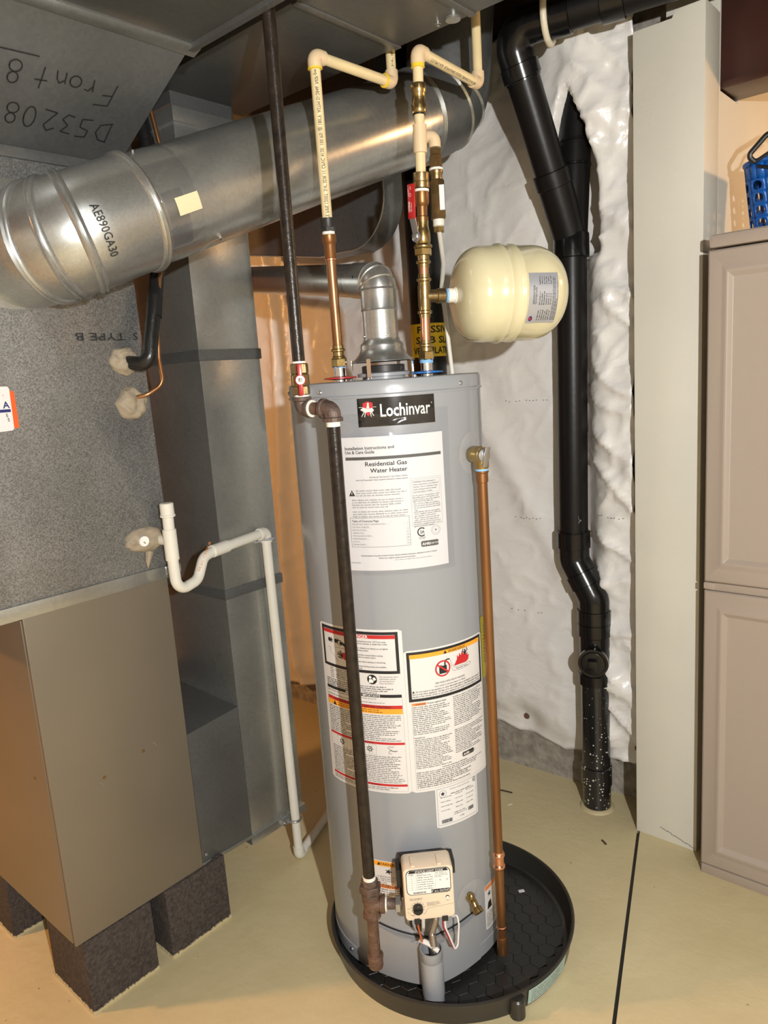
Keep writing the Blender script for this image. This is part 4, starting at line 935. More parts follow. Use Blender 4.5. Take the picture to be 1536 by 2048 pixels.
for j_ in range(nv+1):
    for i in range(nu+1):
        u = bw*i/nu; v = bh*j_/nv; top = sstep(.26, .34, v)
        d = .0018*noise.noise(V((u*40, v*30, 2)))+.004*top*(1-abs(noise.noise(V((u*28, v*55, 5)))))**3
        vs.append(bmap(u, v-.004*math.sin(u*14)*top, max(-.0005, d)))
for j_ in range(nv):
    for i in range(nu): a = j_*(nu+1)+i; fs.append((a, a+1, a+nu+2, a+nu+1))
m_ = MB(); m_.v = vs; m_.f = fs; m_.obj('plastic_bag', 'bag', mb, sharp=180)

# ------------------------------------------------------------------ drip pan with hexagon-patterned floor
PC = (-1.072, 1.366); PR = .317
pn = thing('drip_pan', (*PC, 0), 'round black plastic drip pan with a hexagon-patterned floor under the water heater', 'drip pan')
MB().add(lathe([(PR-.030, .001), (PR-.012, .001), (PR-.004, .052), (PR, .0555), (PR, .058), (PR-.004, .060), (PR-.008, .058), (PR-.020, .010), (PR-.03, .0070)], (*PC, 0), seg=96)).obj('pan_wall', 'pan_rim', pn)
MB().add(lathe([(.01, .001), (PR-.029, .001), (PR-.029, .0085), (.01, .0085)], (*PC, 0), seg=96)).obj('pan_floor', 'pan', pn)
hx = None; s_ = .0235
for i in range(-14, 15):
    for j_ in range(-14, 15):
        x = PC[0]+s_*1.5*i; y = PC[1]+s_*math.sqrt(3)*(j_+(i % 2)*.5)
        if math.hypot(x-PC[0], y-PC[1]) > PR-.046 or math.hypot(x-HC[0], y-HC[1]) < HR-.045: continue
        if hx is None:
            mm = MB(); mm.add(lathe([(s_*.975, 0), (s_*.975, .0012), (s_*.93, .0022)], (0, 0, .0085), (0, 0, 1), 6, (1, 0, 0))); hx = mm.obj('hexagon_pad', 'pan', pn, sharp=20)
            hx.location = V((x, y, 0))-V(pn.location)
        else:
            k = hx.copy(); COL.objects.link(k); k.location = V((x, y, 0))-V(pn.location)
for k in range(5):
    t = math.radians(20+72*k-90); c = V((PC[0]+(PR-.006)*math.cos(t), PC[1]+(PR-.006)*math.sin(t), 0))
MB().add(lathe([(.018, .001), (.018, .044), (.014, .048)], (PC[0]+(PR-.003)*math.cos(math.radians(-26)), PC[1]+(PR-.003)*math.sin(math.radians(-26)), 0), (0, 0, 1), 24)).obj('drain_boss', 'pan_rim', pn)
pm = lambda u, v, hh: V((PC[0]+(PR-.0105+v*.155+hh)*math.cos(math.radians(-20)+u/PR), PC[1]+(PR-.0105+v*.155+hh)*math.sin(math.radians(-20)+u/PR), v+.001))
stk = MB().add(patch(pm, 0, .006, .15, .048, .0007)).obj('pan_sticker', 'teal', pn); stk['label'] = 'pale teal sticker on the rim'
A = Art(lambda u, v, hh: pm(u, v, hh+.0008)); A.para(.01, .044, .12, 5, .007, 'ink_light'); A.done(stk)
MB().add(box(0, .016, 0, .010, 0, .0012)).obj('paper_scrap', 'paper', None)
o = bpy.data.objects['paper_scrap']; o.location = (-.985, 1.565, .0115); o.rotation_euler = (0, 0, .9); tag(o, 'tiny white paper scrap lying in the drip pan', 'scrap')
for nm, (x, y), rz, L, mm, lab in (('wood_chip', (-1.29, 1.99), .2, .022, 'wood', 'small dark wood splinter on the floor behind the drip pan'), ('wood_chip', (-1.24, 1.93), 1.0, .009, 'masking', 'tiny tan chip on the floor beside the dark splinter'), ('wood_chip', (-.90, 1.92), -.6, .012, 'rust_iron', 'thin brown shaving on the floor in front of the white wall end')):
    o = MB().add(box(-L, L, -.003, .003, 0, .002)).obj(nm, mm); o.location = (x, y, .0005); o.rotation_euler = (0, 0, rz); tag(o, lab, 'debris')

# ================================================================== GAS PIPE
GU = V((-1.124, 1.038, 0)); GL = V((-1.0465, 1.0445, 0)); gz = 1.393
gp = thing('gas_pipe', (GL.x, GL.y, .126), 'black iron gas pipe with red-handled valve running down to the gas control', 'pipe')
def P(b, z): return V((b.x, b.y, z))
MB().add(cyl(P(GU, 1.484), P(GU, 2.41), .0128, 20)).obj('upper_pipe', 'black_iron', gp)
MB().add(cyl(P(GU, 1.480), P(GU, 1.487), .0140, 20)).obj('thread_tape', 'white_tape', gp)
vb = MB(); vb.add(hexnut(P(GU, 1.462), UZ, .0185, .021)); vb.add(lathe([(.014, 0), (.0185, .006), (.0185, .026), (.014, .032)], P(GU, 1.434), UZ, 24)); vb.add(hexnut(P(GU, 1.420), UZ, .0185, .018))
gv = vb.obj('gas_valve', 'brass_dull', gp)
tocam = (V((0, 0, 1.45))-P(GU, 1.45)).normalized(); tocam.z = 0; tocam.normalize(); side = V((-tocam.y, tocam.x, 0))
MB().add(cyl(P(GU, 1.45)+tocam*.012, P(GU, 1.45)+tocam*.026, .008, 16)).obj('valve_stem', 'brass', gv)
MB().add(obox(P(GU, 1.4505)+tocam*.027, side, tocam, UZ, .0045, .0022, .031)).obj('handle_bar', 'red', gv, bevel=.0015)
MB().add(lathe([(.0105, 0), (.0105, .004), (.0095, .005)], P(GU, 1.450)+tocam*.025, tocam, 24)).obj('handle_hub', 'red', gv)
MB().add(lathe([(.0085, 0), (.0085, .0012), (.0055, .0012), (.0052, .002)], P(GU, 1.450)+tocam*.030, tocam, 24)).obj('hub_cap', 'ink_white', gv)
MB().add(lathe([(.004, 0), (.004, .003), (.002, .004)], P(GU, 1.450)+tocam*.0315, tocam, 12)).obj('hub_nut', 'chrome', gv)
nd = (P(GL, gz-.003)-P(GU, gz)).normalized()
MB().add(cyl(P(GU, 1.412), P(GU, 1.421), .0150, 18)).obj('thread_tape', 'white_tape', gp)
def elbow(c, d1, d2, L, r, hub, m, name, parent, n=6):
    c = V(c); e = MB(); a = V(d1).normalized(); b = V(d2).normalized()
    e.add(tube(fillet([c+a*L, c, c+b*L], L*.72, n), r, 18))
    for d in (a, b): e.add(lathe([(r, -.001), (hub, .001), (hub, .0075), (r, .0085)], c+d*(L-.007), d, 20))
    return e.obj(name, m, parent)
elbow(P(GU, gz), UZ, nd, .022, .0165, .0195, 'iron_fit', 'iron_elbow', gp)
MB().add(lathe([(.0135, 0), (.0175, .001), (.0175, .003), (.0135, .004)], P(GU, gz)+nd*.023, nd, 18)).obj('thread_tape', 'white_tape', gp)
MB().add(cyl(P(GU, gz)+nd*.018, P(GL, gz-.003)-nd*.018, .0128, 18)).obj('nipple', 'rust_iron', gp)
elbow(P(GL, gz-.003), -nd, -UZ, .024, .0170, .0205, 'iron_fit', 'iron_elbow', gp)
MB().add(cyl(P(GL, 1.355), P(GL, 1.367), .0140, 18)).obj('thread_tape', 'white_tape', gp)
MB().add(cyl(P(GL, .345), P(GL, 1.372), .0134, 20)).obj('lower_pipe', 'black_iron', gp)
MB().add(cyl(P(GL, .344), P(GL, .356), .0146, 18)).obj('thread_tape', 'white_tape', gp)
un = MB(); un.add(hexnut(P(GL, .316), UZ, .0250, .018)); un.add(lathe([(.0165, 0), (.019, .002), (.019, .014), (.016, .016)], P(GL, .332), UZ, 8)); un.add(lathe([(.016, 0), (.020, .003), (.020, .012), (.023, .013)], P(GL, .304), UZ, 18)); un.obj('union', 'iron_fit', gp)
MB().add(lathe([(.0150, 0), (.0180, .001), (.0180, .006), (.0150, .007)], P(GL, .3015), UZ, 18)).obj('thread_tape', 'white_tape', gp)
gi = cp(-.062, .287, .285); tdir = (V((gi.x, gi.y, .287))-P(GL, .287)).normalized()
te = MB(); te.add(lathe([(.0185, .252), (.0205, .254), (.0205, .262), (.0175, .264), (.0175, .293), (.0205, .295), (.0205, .304), (.018, .306)], P(GL, 0), UZ, 20)); te.add(lathe([(.0165, 0), (.0165, .020), (.0200, .021), (.0200, .030), (.016, .031)], P(GL, .284), tdir, 20)); te.obj('tee', 'rust_iron', gp)
MB().add(lathe([(.0135, 0), (.017, .001), (.017, .004), (.0135, .005)], P(GL, .284)+tdir*.031, tdir, 18)).obj('thread_tape', 'white_tape', gp)
dist = (V((gi.x, gi.y, .284))-P(GL, .284)).length
MB().add(cyl(P(GL, .284)+tdir*.030, P(GL, .284)+tdir*(dist+.004), .0118, 18)).obj('nipple', 'iron_fit', gp)
MB().add(hexnut(P(GL, .284)+tdir*(dist-.010), tdir, .0185, .012)).obj('inlet_nut', 'steel', gp)
MB().add(cyl(P(GL, .150), P(GL, .258), .0128, 18)).obj('drip_leg', 'rust_iron', gp)
MB().add(lathe([(.012, .122), (.0165, .124), (.0170, .128), (.0170, .146), (.0185, .148), (.0185, .154), (.013, .156)], P(GL, 0), UZ, 20)).obj('pipe_cap', 'rust_iron', gp)

# ================================================================== HOT PIPE
hb = hp(225, 0, .1016); htop = V((-1.195, 1.222, 2.118)); hbz = V((hb.x, hb.y, 1.47))
def hl(z): t = (z-1.47)/(2.118-1.47); return hbz.lerp(htop, t)
hx_ = (htop-hbz).normalized()
ho = thing('hot_water_pipe', tuple(hl(1.474)), 'hot water riser of copper and cream plastic pipe above the red-washered nipple', 'pipe')
MB().add(hexnut(hl(1.474), hx_, .0185, .020)).obj('hex_adapter', 'brass', ho)
MB().add(cyl(hl(1.472), hl(1.476), .0155, 16)).obj('sealant_ring', 'blue_tape', ho)
pf = MB(); pf.add(lathe([(.0150, 0), (.0155, .004), (.0128, .006), (.0128, .015), (.0165, .017), (.0165, .021), (.0130, .023), (.0130, .030), (.011, .031)], hl(1.493), hx_, 22)); pf.obj('press_fitting', 'brass', ho)
MB().add(cyl(hl(1.515), hl(1.735), .0112, 22)).obj('copper_tube', 'copper', ho)
MB().add(lathe([(.0115, 0), (.0130, .001), (.0130, .004), (.0115, .005)], hl(1.708), hx_, 20)).obj('solder_ring', 'copper_new', ho)
MB().add(lathe([(.0118, 0), (.0128, .002), (.0128, .028), (.0150, .034), (.0160, .036), (.0160, .050), (.0130, .052)], hl(1.712), hx_, 22)).obj('copper_adapter', 'copper_dark', ho)
MB().add(cyl(hl(1.762), hl(1.771), .0140, 18)).obj('thread_tape', 'white_tape', ho)
ft = MB(); ft.add(hexnut(hl(1.769), hx_, .0170, .010)); ft.add(lathe([(.0155, 0), (.0160, .001), (.0160, .020), (.0120, .021)], hl(1.777), hx_, 22)); ft.obj('threaded_adapter', 'dark', ho)
MB().add(cyl(hl(1.795), hl(2.10), .0112, 22)).obj('plastic_riser', 'cpvc', ho)
Yd = V((0, 1, 0)); hend = V((htop.x+.012, 1.462, htop.z-.003))
hd = (hend-htop).normalized()
def pelbow(c, d1, d2, parent, name='plastic_elbow', m='cpvc_fit', r=.0150, L=.026):
    c = V(c); e = MB(); a = V(d1).normalized(); b = V(d2).normalized()
    e.add(tube(fillet([c+a*L, c, c+b*L], .013, 6), r, 22)); return e.obj(name, m, parent)
pelbow(htop, -hx_, hd, ho)
MB().add(lathe([(.0115, 0), (.0158, .001), (.0158, .004), (.0115, .005)], htop-hx_*.0275, hx_, 20)).obj('cement_bead', 'glue', ho)
MB().add(cyl(htop+hd*.02, hend-hd*.02, .0112, 22)).obj('plastic_run', 'cpvc', ho)
pelbow(hend, -hd, UZ, ho)
MB().add(lathe([(.0115, 0), (.0156, .001), (.0156, .004), (.0115, .005)], hend-hd*.0275, hd, 20)).obj('cement_bead', 'glue', ho)
MB().add(cyl(hend+UZ*.02, hend+UZ*.29, .0112, 22)).obj('plastic_riser', 'cpvc', ho)
def face_dir(p, ax): d = V((0, 0, 1.45))-V(p); ax = V(ax); d = d-ax*d.dot(ax); return d.normalized()
def pipe_text(parent, s, base, axis, R, u, size, width, turn=0.0, c='ink_pipe', flip=False):
    f = face_dir(base, axis); ax = V(axis).normalized()
    f = (Matrix.Rotation(turn, 3, ax) @ f)
    am = axismap(base, ax, R, f)
    A_ = Art(lambda uu, vv, hh: am(uu, vv, hh+.0003)) if not flip else Art(lambda uu, vv, hh: am(-uu, -vv, hh+.0003))
    A_.text(s, u, -size/2, size, c, 'L', width=width); A_.done(parent, 'pipe_print')
# print reads up the riser
pipe_text(ho, 'CHARLOTTE PIPE 12007  3/4" SDR 11 CPVC 4120  100 PSI @ 180°F  ASTM D-2846  NSF-pw', hl(1.755), hx_, .0112, 0.0, .0072, .335, .1)
pipe_text(ho, '3/4" SDR 11 CPVC 4120', hend+UZ*.03, UZ, .0112, 0, .004, .12, .3)

# ================================================================== COLD PIPE
cb = hp(45, 0, .1016); cbz = V((cb.x, cb.y, 1.47)); ctop = V((-1.050, 1.390, 2.125))
def cl(z): return cbz.lerp(ctop, (z-1.47)/(2.125-1.47))
cx_ = (ctop-cbz).normalized()
co = thing('cold_water_pipe', tuple(cl(1.474)), 'cold water riser with brass fittings and red lever valve above the blue-washered nipple', 'pipe')
MB().add(cyl(cl(1.470), cl(1.478), .0160, 16)).obj('sealant_ring', 'blue_tape', co)
MB().add(hexnut(cl(1.477), cx_, .0190, .020)).obj('hex_adapter', 'brass', co)
def press(z, flip=False, m='brass'):
    pr = [(.0128, 0), (.0130, .008), (.0168, .010), (.0168, .0145), (.0132, .0165), (.0135, .026)]
    if flip: pr = [(r, .026-d) for r, d in reversed(pr)]
    MB().add(lathe(pr, cl(z), cx_, 22)).obj('press_fitting', m, co)
press(1.496, True); MB().add(cyl(cl(1.515), cl(1.585), .0112, 22)).obj('copper_tube', 'copper_new', co)
press(1.572); 
tz = 1.620
te = MB(); te.add(cyl(cl(1.597), cl(1.643), .0150, 24)); TL_ = math.radians(54); td = V((math.cos(TL_), math.sin(TL_), -.02)).normalized()
te.add(lathe([(.0140, 0), (.0145, .028), (.0170, .030), (.0170, .048), (.0135, .049)], cl(tz), td, 24)); te.obj('brass_tee', 'brass_dull', co)
press(1.642, True); MB().add(cyl(cl(1.660), cl(1.692), .0112, 22)).obj('copper_tube', 'copper_new', co)
press(1.682); MB().add(hexnut(cl(1.708), cx_, .0205, .016)).obj('hex_adapter', 'brass', co)
bv = MB(); bv.add(lathe([(.0195, 0), (.0210, .002), (.0210, .005), (.016, .010), (.0175, .016), (.0175, .034), (.0150, .040), (.0135, .046), (.0135, .058)], cl(1.724), cx_, 24)); bvo = bv.obj('ball_valve', 'brass', co)
fc = face_dir(cl(1.745), cx_); ls = fc.cross(cx_); ls = ls if ls.dot(rgt) < 0 else -ls   # towards the left in view
fl_ = (fc*.75+ls*.66).normalized()
sp_ = cl(1.748)+fl_*.020
MB().add(cyl(cl(1.748), sp_+fl_*.006, .0065, 16)).obj('valve_stem', 'brass', bvo)
MB().add(lathe([(.0115, 0), (.0125, .001), (.0125, .003), (.010, .004)], sp_, fl_, 22)).obj('stem_washer', 'steel', bvo)
MB().add(hexnut(sp_+fl_*.004, fl_, .0080, .005)).obj('stem_nut', 'chrome', bvo)
lt = cx_.cross(fl_).normalized()
MB().add(hexa([sp_+lt*.008+fl_*.001, sp_-lt*.008+fl_*.001, sp_-lt*.0085+cx_*.040+fl_*.012, sp_+lt*.0085+cx_*.040+fl_*.012, sp_+lt*.008+fl_*.003, sp_-lt*.008+fl_*.003, sp_-lt*.0085+cx_*.040+fl_*.014, sp_+lt*.0085+cx_*.040+fl_*.014])).obj('lever_arm', 'steel', bvo)
lh = MB().add(obox(sp_+cx_*.072+fl_*.014, lt, fl_, cx_, .0092, .0035, .036)).obj('lever_grip', 'red', bvo, bevel=.0025); lh['label'] = 'red lever grip with white lettering'
A = Art(planemap(sp_+cx_*.040+fl_*.0178, tuple(cx_), tuple(-lt if (-lt).cross(fl_).dot(cx_) > 0 else lt), tuple(fl_)))
A.text('LEGEND', .010, .001, .0055, 'ink_white', 'L', width=.022, bold=.01, h=.0003); A.text('600 WOG', .010, -.0045, .003, 'ink_white', 'L', h=.0003); A.ring(.045, .000, .0028, .0034, 'ink_white', .0003, n=12); A.text('1/2', .055, -.003, .004, 'ink_white', 'L', h=.0003); A.done(bvo, 'lever_print')
MB().add(lathe([(.0135, 0), (.0140, .008), (.0120, .010), (.0120, .030), (.0150, .034), (.0165, .038), (.0165, .060), (.014, .062)], cl(1.782), cx_, 22)).obj('adapter_body', 'copper_dark', co)
MB().add(lathe([(.0145, 0), (.0170, .001), (.0170, .006), (.0145, .007)], cl(1.842), cx_, 22)).obj('thread_tape', 'white_tape', co)
MB().add(lathe([(.0180, 0), (.0185, .002), (.0185, .012), (.0170, .013), (.0178, .015), (.0178, .032), (.0125, .033)], cl(1.850), cx_, 22)).obj('female_adapter', 'brass_dull', co)
MB().add(cyl(cl(1.878), cl(2.012), .0112, 22)).obj('plastic_riser', 'cpvc', co)
MB().add(lathe([(.0115, 0), (.0152, .001), (.0152, .058), (.0115, .059)], cl(1.922), cx_, 22)).obj('plastic_coupling', 'cpvc_fit', co)
sk = MB(); sk.add(lathe([(.0120, -.004), (.0150, -.003), (.0165, 0), (.0165, .014), (.0145, .017), (.0145, .036), (.0165, .039), (.0165, .053), (.0150, .056), (.0120, .057)], cl(2.005), cx_, 24)); sk.obj('push_coupling', 'brass', co)
for z in (2.001, 2.0595): MB().add(cyl(cl(z-.002), cl(z+.002), .0135, 18)).obj('coupling_collar', 'black', co)
MB().add(cyl(cl(2.058), cl(2.115), .0112, 22)).obj('plastic_riser', 'cpvc', co)
cend = V((ctop.x-.012, 1.640, ctop.z-.006)); cdd = (cend-ctop).normalized()
pelbow(ctop, -cx_, cdd, co)
MB().add(lathe([(.0115, 0), (.0150, .001), (.0140, .008), (.0115, .010)], ctop-cx_*.034, cx_, 20)).obj('cement_bead', 'glue', co)
MB().add(cyl(ctop+cdd*.02, cend-cdd*.02, .0112, 22)).obj('plastic_run', 'cpvc', co)
pelbow(cend, -cdd, UZ, co)
MB().add(cyl(cend+UZ*.02, cend+UZ*.29, .0112, 22)).obj('plastic_riser', 'cpvc', co)
pipe_text(co, "CTS CPVC 4120   FLOWGUARD GOLD®  DRINKING WATER", ctop+cdd*.04, cdd, .0112, 0, .0056, .185, .25, flip=False)

# white plastic tube and brass mixing valve behind the riser
mv = thing('mixing_valve', (-1.0, 1.45, 1.757), 'brass valve body with a white tag just behind the cold riser', 'valve')
mvx = V((-1.062, 1.452, 0))
m_ = MB(); m_.add(lathe([(.0160, 1.790), (.0180, 1.793), (.0180, 1.872), (.0150, 1.876)], mvx, UZ, 6, (1, .3, 0))); m_.add(lathe([(.0125, 1.872), (.0135, 1.876), (.0135, 1.886), (.0155, 1.889), (.0155, 1.895), (.012, 1.896)], mvx, UZ, 18)); m_.obj('valve_body', 'brass_dull', mv)
MB().add(lathe([(.0150, 1.901), (.0150, 1.927), (.0125, 1.929), (.0125, 1.941), (.010, 1.942)], mvx, UZ, 6, (1, .3, 0))).obj('upper_union', 'brass_dull', mv)
MB().add(lathe([(.0130, 1.895), (.0160, 1.896), (.0160, 1.900), (.0130, 1.902)], mvx, UZ, 18)).obj('thread_tape', 'white_tape', mv)
fd = face_dir(mvx+UZ*1.83, UZ); MB().add(obox(mvx+UZ*1.835+fd*.0166+rgt*.010, fd.cross(UZ), fd, UZ, .006, .0008, .027)).obj('paper_tag', 'paper', mv)
MB().add(hexnut(mvx+UZ*1.762, UZ, .0125, .012)).obj('lower_nut', 'brass', mv); MB().add(lathe([(.010, 1.774), (.0135, 1.776), (.0135, 1.790), (.010, 1.792)], mvx, UZ, 16)).obj('lower_bushing', 'pvc', mv)
pelbow(mvx+UZ*1.968, -UZ, (-.9, -.4, .1), mv, L=.024, r=.0135); MB().add(lathe([(.0105, 0), (.0115, .001)], mvx+UZ*1.968+V((-.9, -.4, .1)).normalized()*.0245, (-.9, -.4, .1), 18)).obj('cement_bead', 'glue', mv)
wt = MB().add(tube([mvx+UZ*1.765, V((-1.100, 1.515, 1.705)), V((-1.147, 1.566, 1.651)), V((-1.142, 1.568, 1.60)), V((-1.130, 1.570, 1.44)), V((-1.130, 1.572, .5)), V((-1.130, 1.572, .012))], .0055, 10)).obj('drain_tube', 'pvc')
tag(wt, 'thin white plastic tube running down behind the heater from the brass valve', 'tube')

# ================================================================== EXPANSION TANK
t0 = cl(tz)+td*.048
et = thing('expansion_tank', tuple(t0+td*.16), 'cream expansion tank lying sideways on a brass tee beside the riser', 'tank')
MB().add(lathe([(.0125, 0), (.0155, .001), (.0155, .007), (.0125, .008)], t0+td*.002, td, 20)).obj('sealant_ring', 'blue_tape', et)
MB().add(lathe([(.0135, .006), (.0165, .008), (.0165, .022), (.019, .024), (.019, .030)], t0, td, 20)).obj('tank_neck', 'white_tape', et)
TR = .1085; pr = []
for k in range(13):
    a = k/12*pi/2; pr.append((.016+(TR-.016)*math.sin(a)**.78, .026+.062*(1-math.cos(a)**.9)))
L0 = .108
pr += [(TR, .118), (TR+.0045, .122), (TR+.0045, .126), (TR+.001, .130), (TR+.001, .152), (TR+.003, .154), (TR+.003, .158), (TR, .161), (TR, .205)]
for k in range(1, 13):
    a = k/12*pi/2; pr.append((TR*math.cos(a)**.72 if k < 12 else .002, .205+.085*math.sin(a)**1.0))
MB().add(lathe(pr, t0, td, 64)).obj('tank_shell', 'tank', et, sharp=50)
tf = face_dir(t0+td*.18, td); tf = (Matrix.Rotation(0.10, 3, td) @ tf)
tm = axismap(t0, td, TR+.0002, tf)
lo = MB().add(patch(lambda u, v, hh: tm(v, -u, hh), -.058, .163, .056, .232, .0006)); lo = lo.obj('foil_label', 'foil', et); lo['label'] = 'silver data label'
A = Art(lambda u, v, hh: tm(.163+v, -u if False else u, hh+.0007))
# text lines run around the tank (rotated a quarter turn)
def trow(v, u0, s, size): A.text(s, u0, v, size, 'ink', 'L')
for i, (v, rows) in enumerate(((.060, 0), (.0, 0))): pass
A2 = Art(lambda u, v, hh: tm(.163+(.069-v), -u, hh+.0007))
A2.text('EXPANSION TANK', -.012, .056, .0045, 'ink', 'L', width=.040); A2.text('FOR POTABLE WATER', -.012, .051, .0038, 'ink', 'L', width=.036)
A2.disc(-.046, .060, .0065, 'ink_navy', .0003, sy=.7); A2.disc(-.046, .061, .004, 'ink_red', .0005, sy=.6)
for k in range(6): A2.line([(-.052, .046-k*.0052), (.052, .046-k*.0052)], .0003, 'ink_grey'); A2.para(-.050, .0465-k*.0052, .026, 1, .0046, 'ink'); A2.para(-.014, .0465-k*.0052, .028, 1, .0046, 'ink'); A2.para(.030, .0465-k*.0052, .018, 1, .0046, 'ink')
A2.para(-.050, .014, .10, 5, .0027, 'ink', fs=.62); A2.done(lo)

# ================================================================== FLUE
fl0 = V((*HC, 0)); fv = thing('flue_pipe', (*HC, 1.48), 'galvanised draft hood and flue elbow rising from the heater and running left', 'flue pipe')
MB().add(lathe([(.0735, 1.4795), (.0740, 1.481), (.064, 1.488), (.055, 1.498), (.0505, 1.507), (.0500, 1.515), (.0490, 1.520), (.0425, 1.526), (.0415, 1.532), (.0385, 1.532), (.0385, 1.525), (.048, 1.515), (.053, 1.496), (.072, 1.4795)], fl0, UZ, 48)).obj('draft_hood', 'galv_bright', fv, sharp=60)
MB().add(lathe([(.0402, 1.526), (.0402, 1.600)], fl0, UZ, 40)).obj('flue_collar', 'galv_bright', fv)
for th in (-120, -30): MB().add(screw(hp(th, 1.538, .0402), hn(th), .003, .003)).obj('screw', 'chrome', fv)
fdv = V((-.94, .31, .14)).normalized(); ec = V((*HC, 1.660))
MB().add(lathe([(.0418, 1.594), (.0432, 1.596), (.0418, 1.600), (.0415, 1.628)], fl0, UZ, 40)).obj('elbow_gore', 'galv_bright', fv)
fpth = fillet([V((*HC, 1.622)), ec, ec+fdv*.10], .040, 12)
for a_, b_ in ((0, 5), (5, 10), (10, 14)):
    seg = fpth[a_:b_+1] if b_ < len(fpth) else fpth[a_:]
    if len(seg) > 1: MB().add(tube(seg, .0412, 40, caps=False)).obj('elbow_gore', 'galv_bright', fv)
for k in (1, 5, 9, 12):
    c = fpth[k]; t = (fpth[k+1]-fpth[k-1]).normalized(); MB().add(lathe([(.0405, -.003), (.0432, 0), (.0405, .003)], c, t, 40)).obj('elbow_bead', 'galv_bright', fv)
MB().add(cyl(ec+fdv*.045, ec+fdv*1.25, .0392, 40)).obj('flue_run', 'galv', fv)
MB().add(screw(ec+fdv*.066+V((.2, -.9, .1)).normalized()*.0395, (.2, -.9, .1), .004, .007)).obj('screw', 'dark', fv)

# ================================================================== RELIEF VALVE AND PIPE
rv = thing('relief_pipe', (-.893, 1.330, .035), 'brass relief valve with a long copper discharge pipe down the right side of the heater', 'pipe')
RX = V((-.893, 1.332, 0)); rz = 1.266; rd_ = (V((RX.x, RX.y, rz))-hp(6, rz, HR-.01)).normalized()
vb = MB(); vb.add(lathe([(.0125, 0), (.0125, .014), (.017, .016), (.0185, .020), (.0185, .044), (.017, .048), (.0175, .050), (.0175, .056), (.012, .057)], hp(4.5, rz, HR-.004), rd_, 24)); vb.add(lathe([(.0150, -.030), (.0160, -.026), (.0160, -.004), (.014, .004)], P(RX, rz), UZ, 20)); vbo = vb.obj('valve_body', 'brass', rv)
ve = hp(4.5, rz, HR-.004)+rd_*.057
MB().add(lathe([(.0130, 0), (.0150, .002), (.0150, .005), (.008, .007)], ve, rd_, 22)).obj('valve_bonnet', 'steel', vbo)
MB().add(obox(ve+rd_*.010+UZ*-.004, rd_, rd_.cross(UZ), V((.25, 0, 1)), .0022, .0055, .022)).obj('test_lever', 'steel', vbo, bevel=.001)
MB().add(cyl(ve, ve+rd_*.012, .003, 8)).obj('lever_pin', 'steel', vbo)
MB().add(cyl(P(RX, rz-.038), P(RX, rz-.029), .0142, 18)).obj('sealant_ring', 'blue_tape', rv)
MB().add(lathe([(.0118, 1.206), (.0132, 1.207), (.0132, 1.226), (.0150, 1.228), (.0150, 1.231), (.0132, 1.232)], RX, UZ, 20)).obj('copper_adapter', 'copper_dark', rv)
MB().add(cyl(P(RX, .036), P(RX, 1.21), .0112, 22)).obj('copper_tube', 'copper_dark', rv)
MB().add(lathe([(.0118, .268), (.0128, .270), (.0152, .273), (.0152, .278), (.0128, .281), (.0126, .300), (.0152, .303), (.0152, .308), (.0128, .311), (.0118, .314)], RX, UZ, 22)).obj('press_coupling', 'copper_new', rv)
MB().add(lathe([(.0112, .104), (.0122, .106), (.0122, .110), (.0112, .112)], RX, UZ, 20)).obj('solder_ring', 'copper_new', rv)
MB().add(lathe([(.0122, .034), (.0126, .036), (.0126, .080), (.0116, .082)], RX, UZ, 20)).obj('end_sleeve', 'copper_dark', rv)

# ================================================================== CONDENSATE DRAIN
cdn = thing('condensate_drain', (-1.61, 1.31, 0), 'white plastic condensate drain with U-bend trap strapped down the drop duct', 'drain pipe')
px = -1.545
MB().add(cyl((FX, .955, 1.092), (px, .958, 1.092), .0125, 18)).obj('outlet_stub', 'pvc', cdn)
MB().add(tube([(px, .960, 1.045), (px, .960, 1.120)], .0165, 22)).obj('tee', 'pvc', cdn)
MB().add(cyl((px, .960, 1.115), (px, .961, 1.160), .0134, 20)).obj('standpipe', 'pvc', cdn)
MB().add(lathe([(.0165, 1.150), (.0182, 1.151), (.0182, 1.155), (.0165, 1.157), (.0165, 1.182), (.0145, 1.184)], (px, .961, 0), UZ, 22)).obj('cap', 'pvc', cdn)
trp = fillet([(px, .960, 1.05), (px, .962, .962), (px-.01, 1.03, .975), (px-.022, 1.062, 1.025), (px-.035, 1.12, 1.034)], [.034, .035, .035], 10)
MB().add(tube(trp, .0134, 20)).obj('trap_bend', 'pvc', cdn)
am = axismap(trp[-12], (trp[-8]-trp[-12]).normalized(), .0134, face_dir(trp[-12], (trp[-8]-trp[-12]).normalized()))
A = Art(lambda u, v, hh: am(u, v, hh+.0004)); A.text('3/4" PVC 1120 SCH 40', -.03, -.003, .006, 'ink_rust', 'L', width=.085); A.done(cdn, 'pipe_print')
ea = V((px-.030, 1.105, 1.032)); eb = V((-1.610, 1.304, 1.036))
MB().add(cyl(ea, eb, .0134, 20)).obj('cross_pipe', 'pvc', cdn)
MB().add(cyl(ea-(eb-ea).normalized()*.01, ea+(eb-ea).normalized()*.045, .0165, 20)).obj('coupling', 'pvc', cdn)
pelbow(eb, ea-eb, -UZ, cdn, 'elbow', 'pvc', .0168, .028)
ef = V((-1.608, 1.3105, .020)); MB().add(cyl(eb-UZ*.02, ef+UZ*.02, .0134, 20)).obj('down_pipe', 'pvc', cdn)
eg = V((-1.694, 1.530, .020)); pelbow(ef, UZ, eg-ef, cdn, 'elbow', 'pvc', .0168, .028)
MB().add(cyl(ef+(eg-ef).normalized()*.02, ef+(eg-ef).normalized()*.62, .0134, 20)).obj('floor_run', 'pvc', cdn)
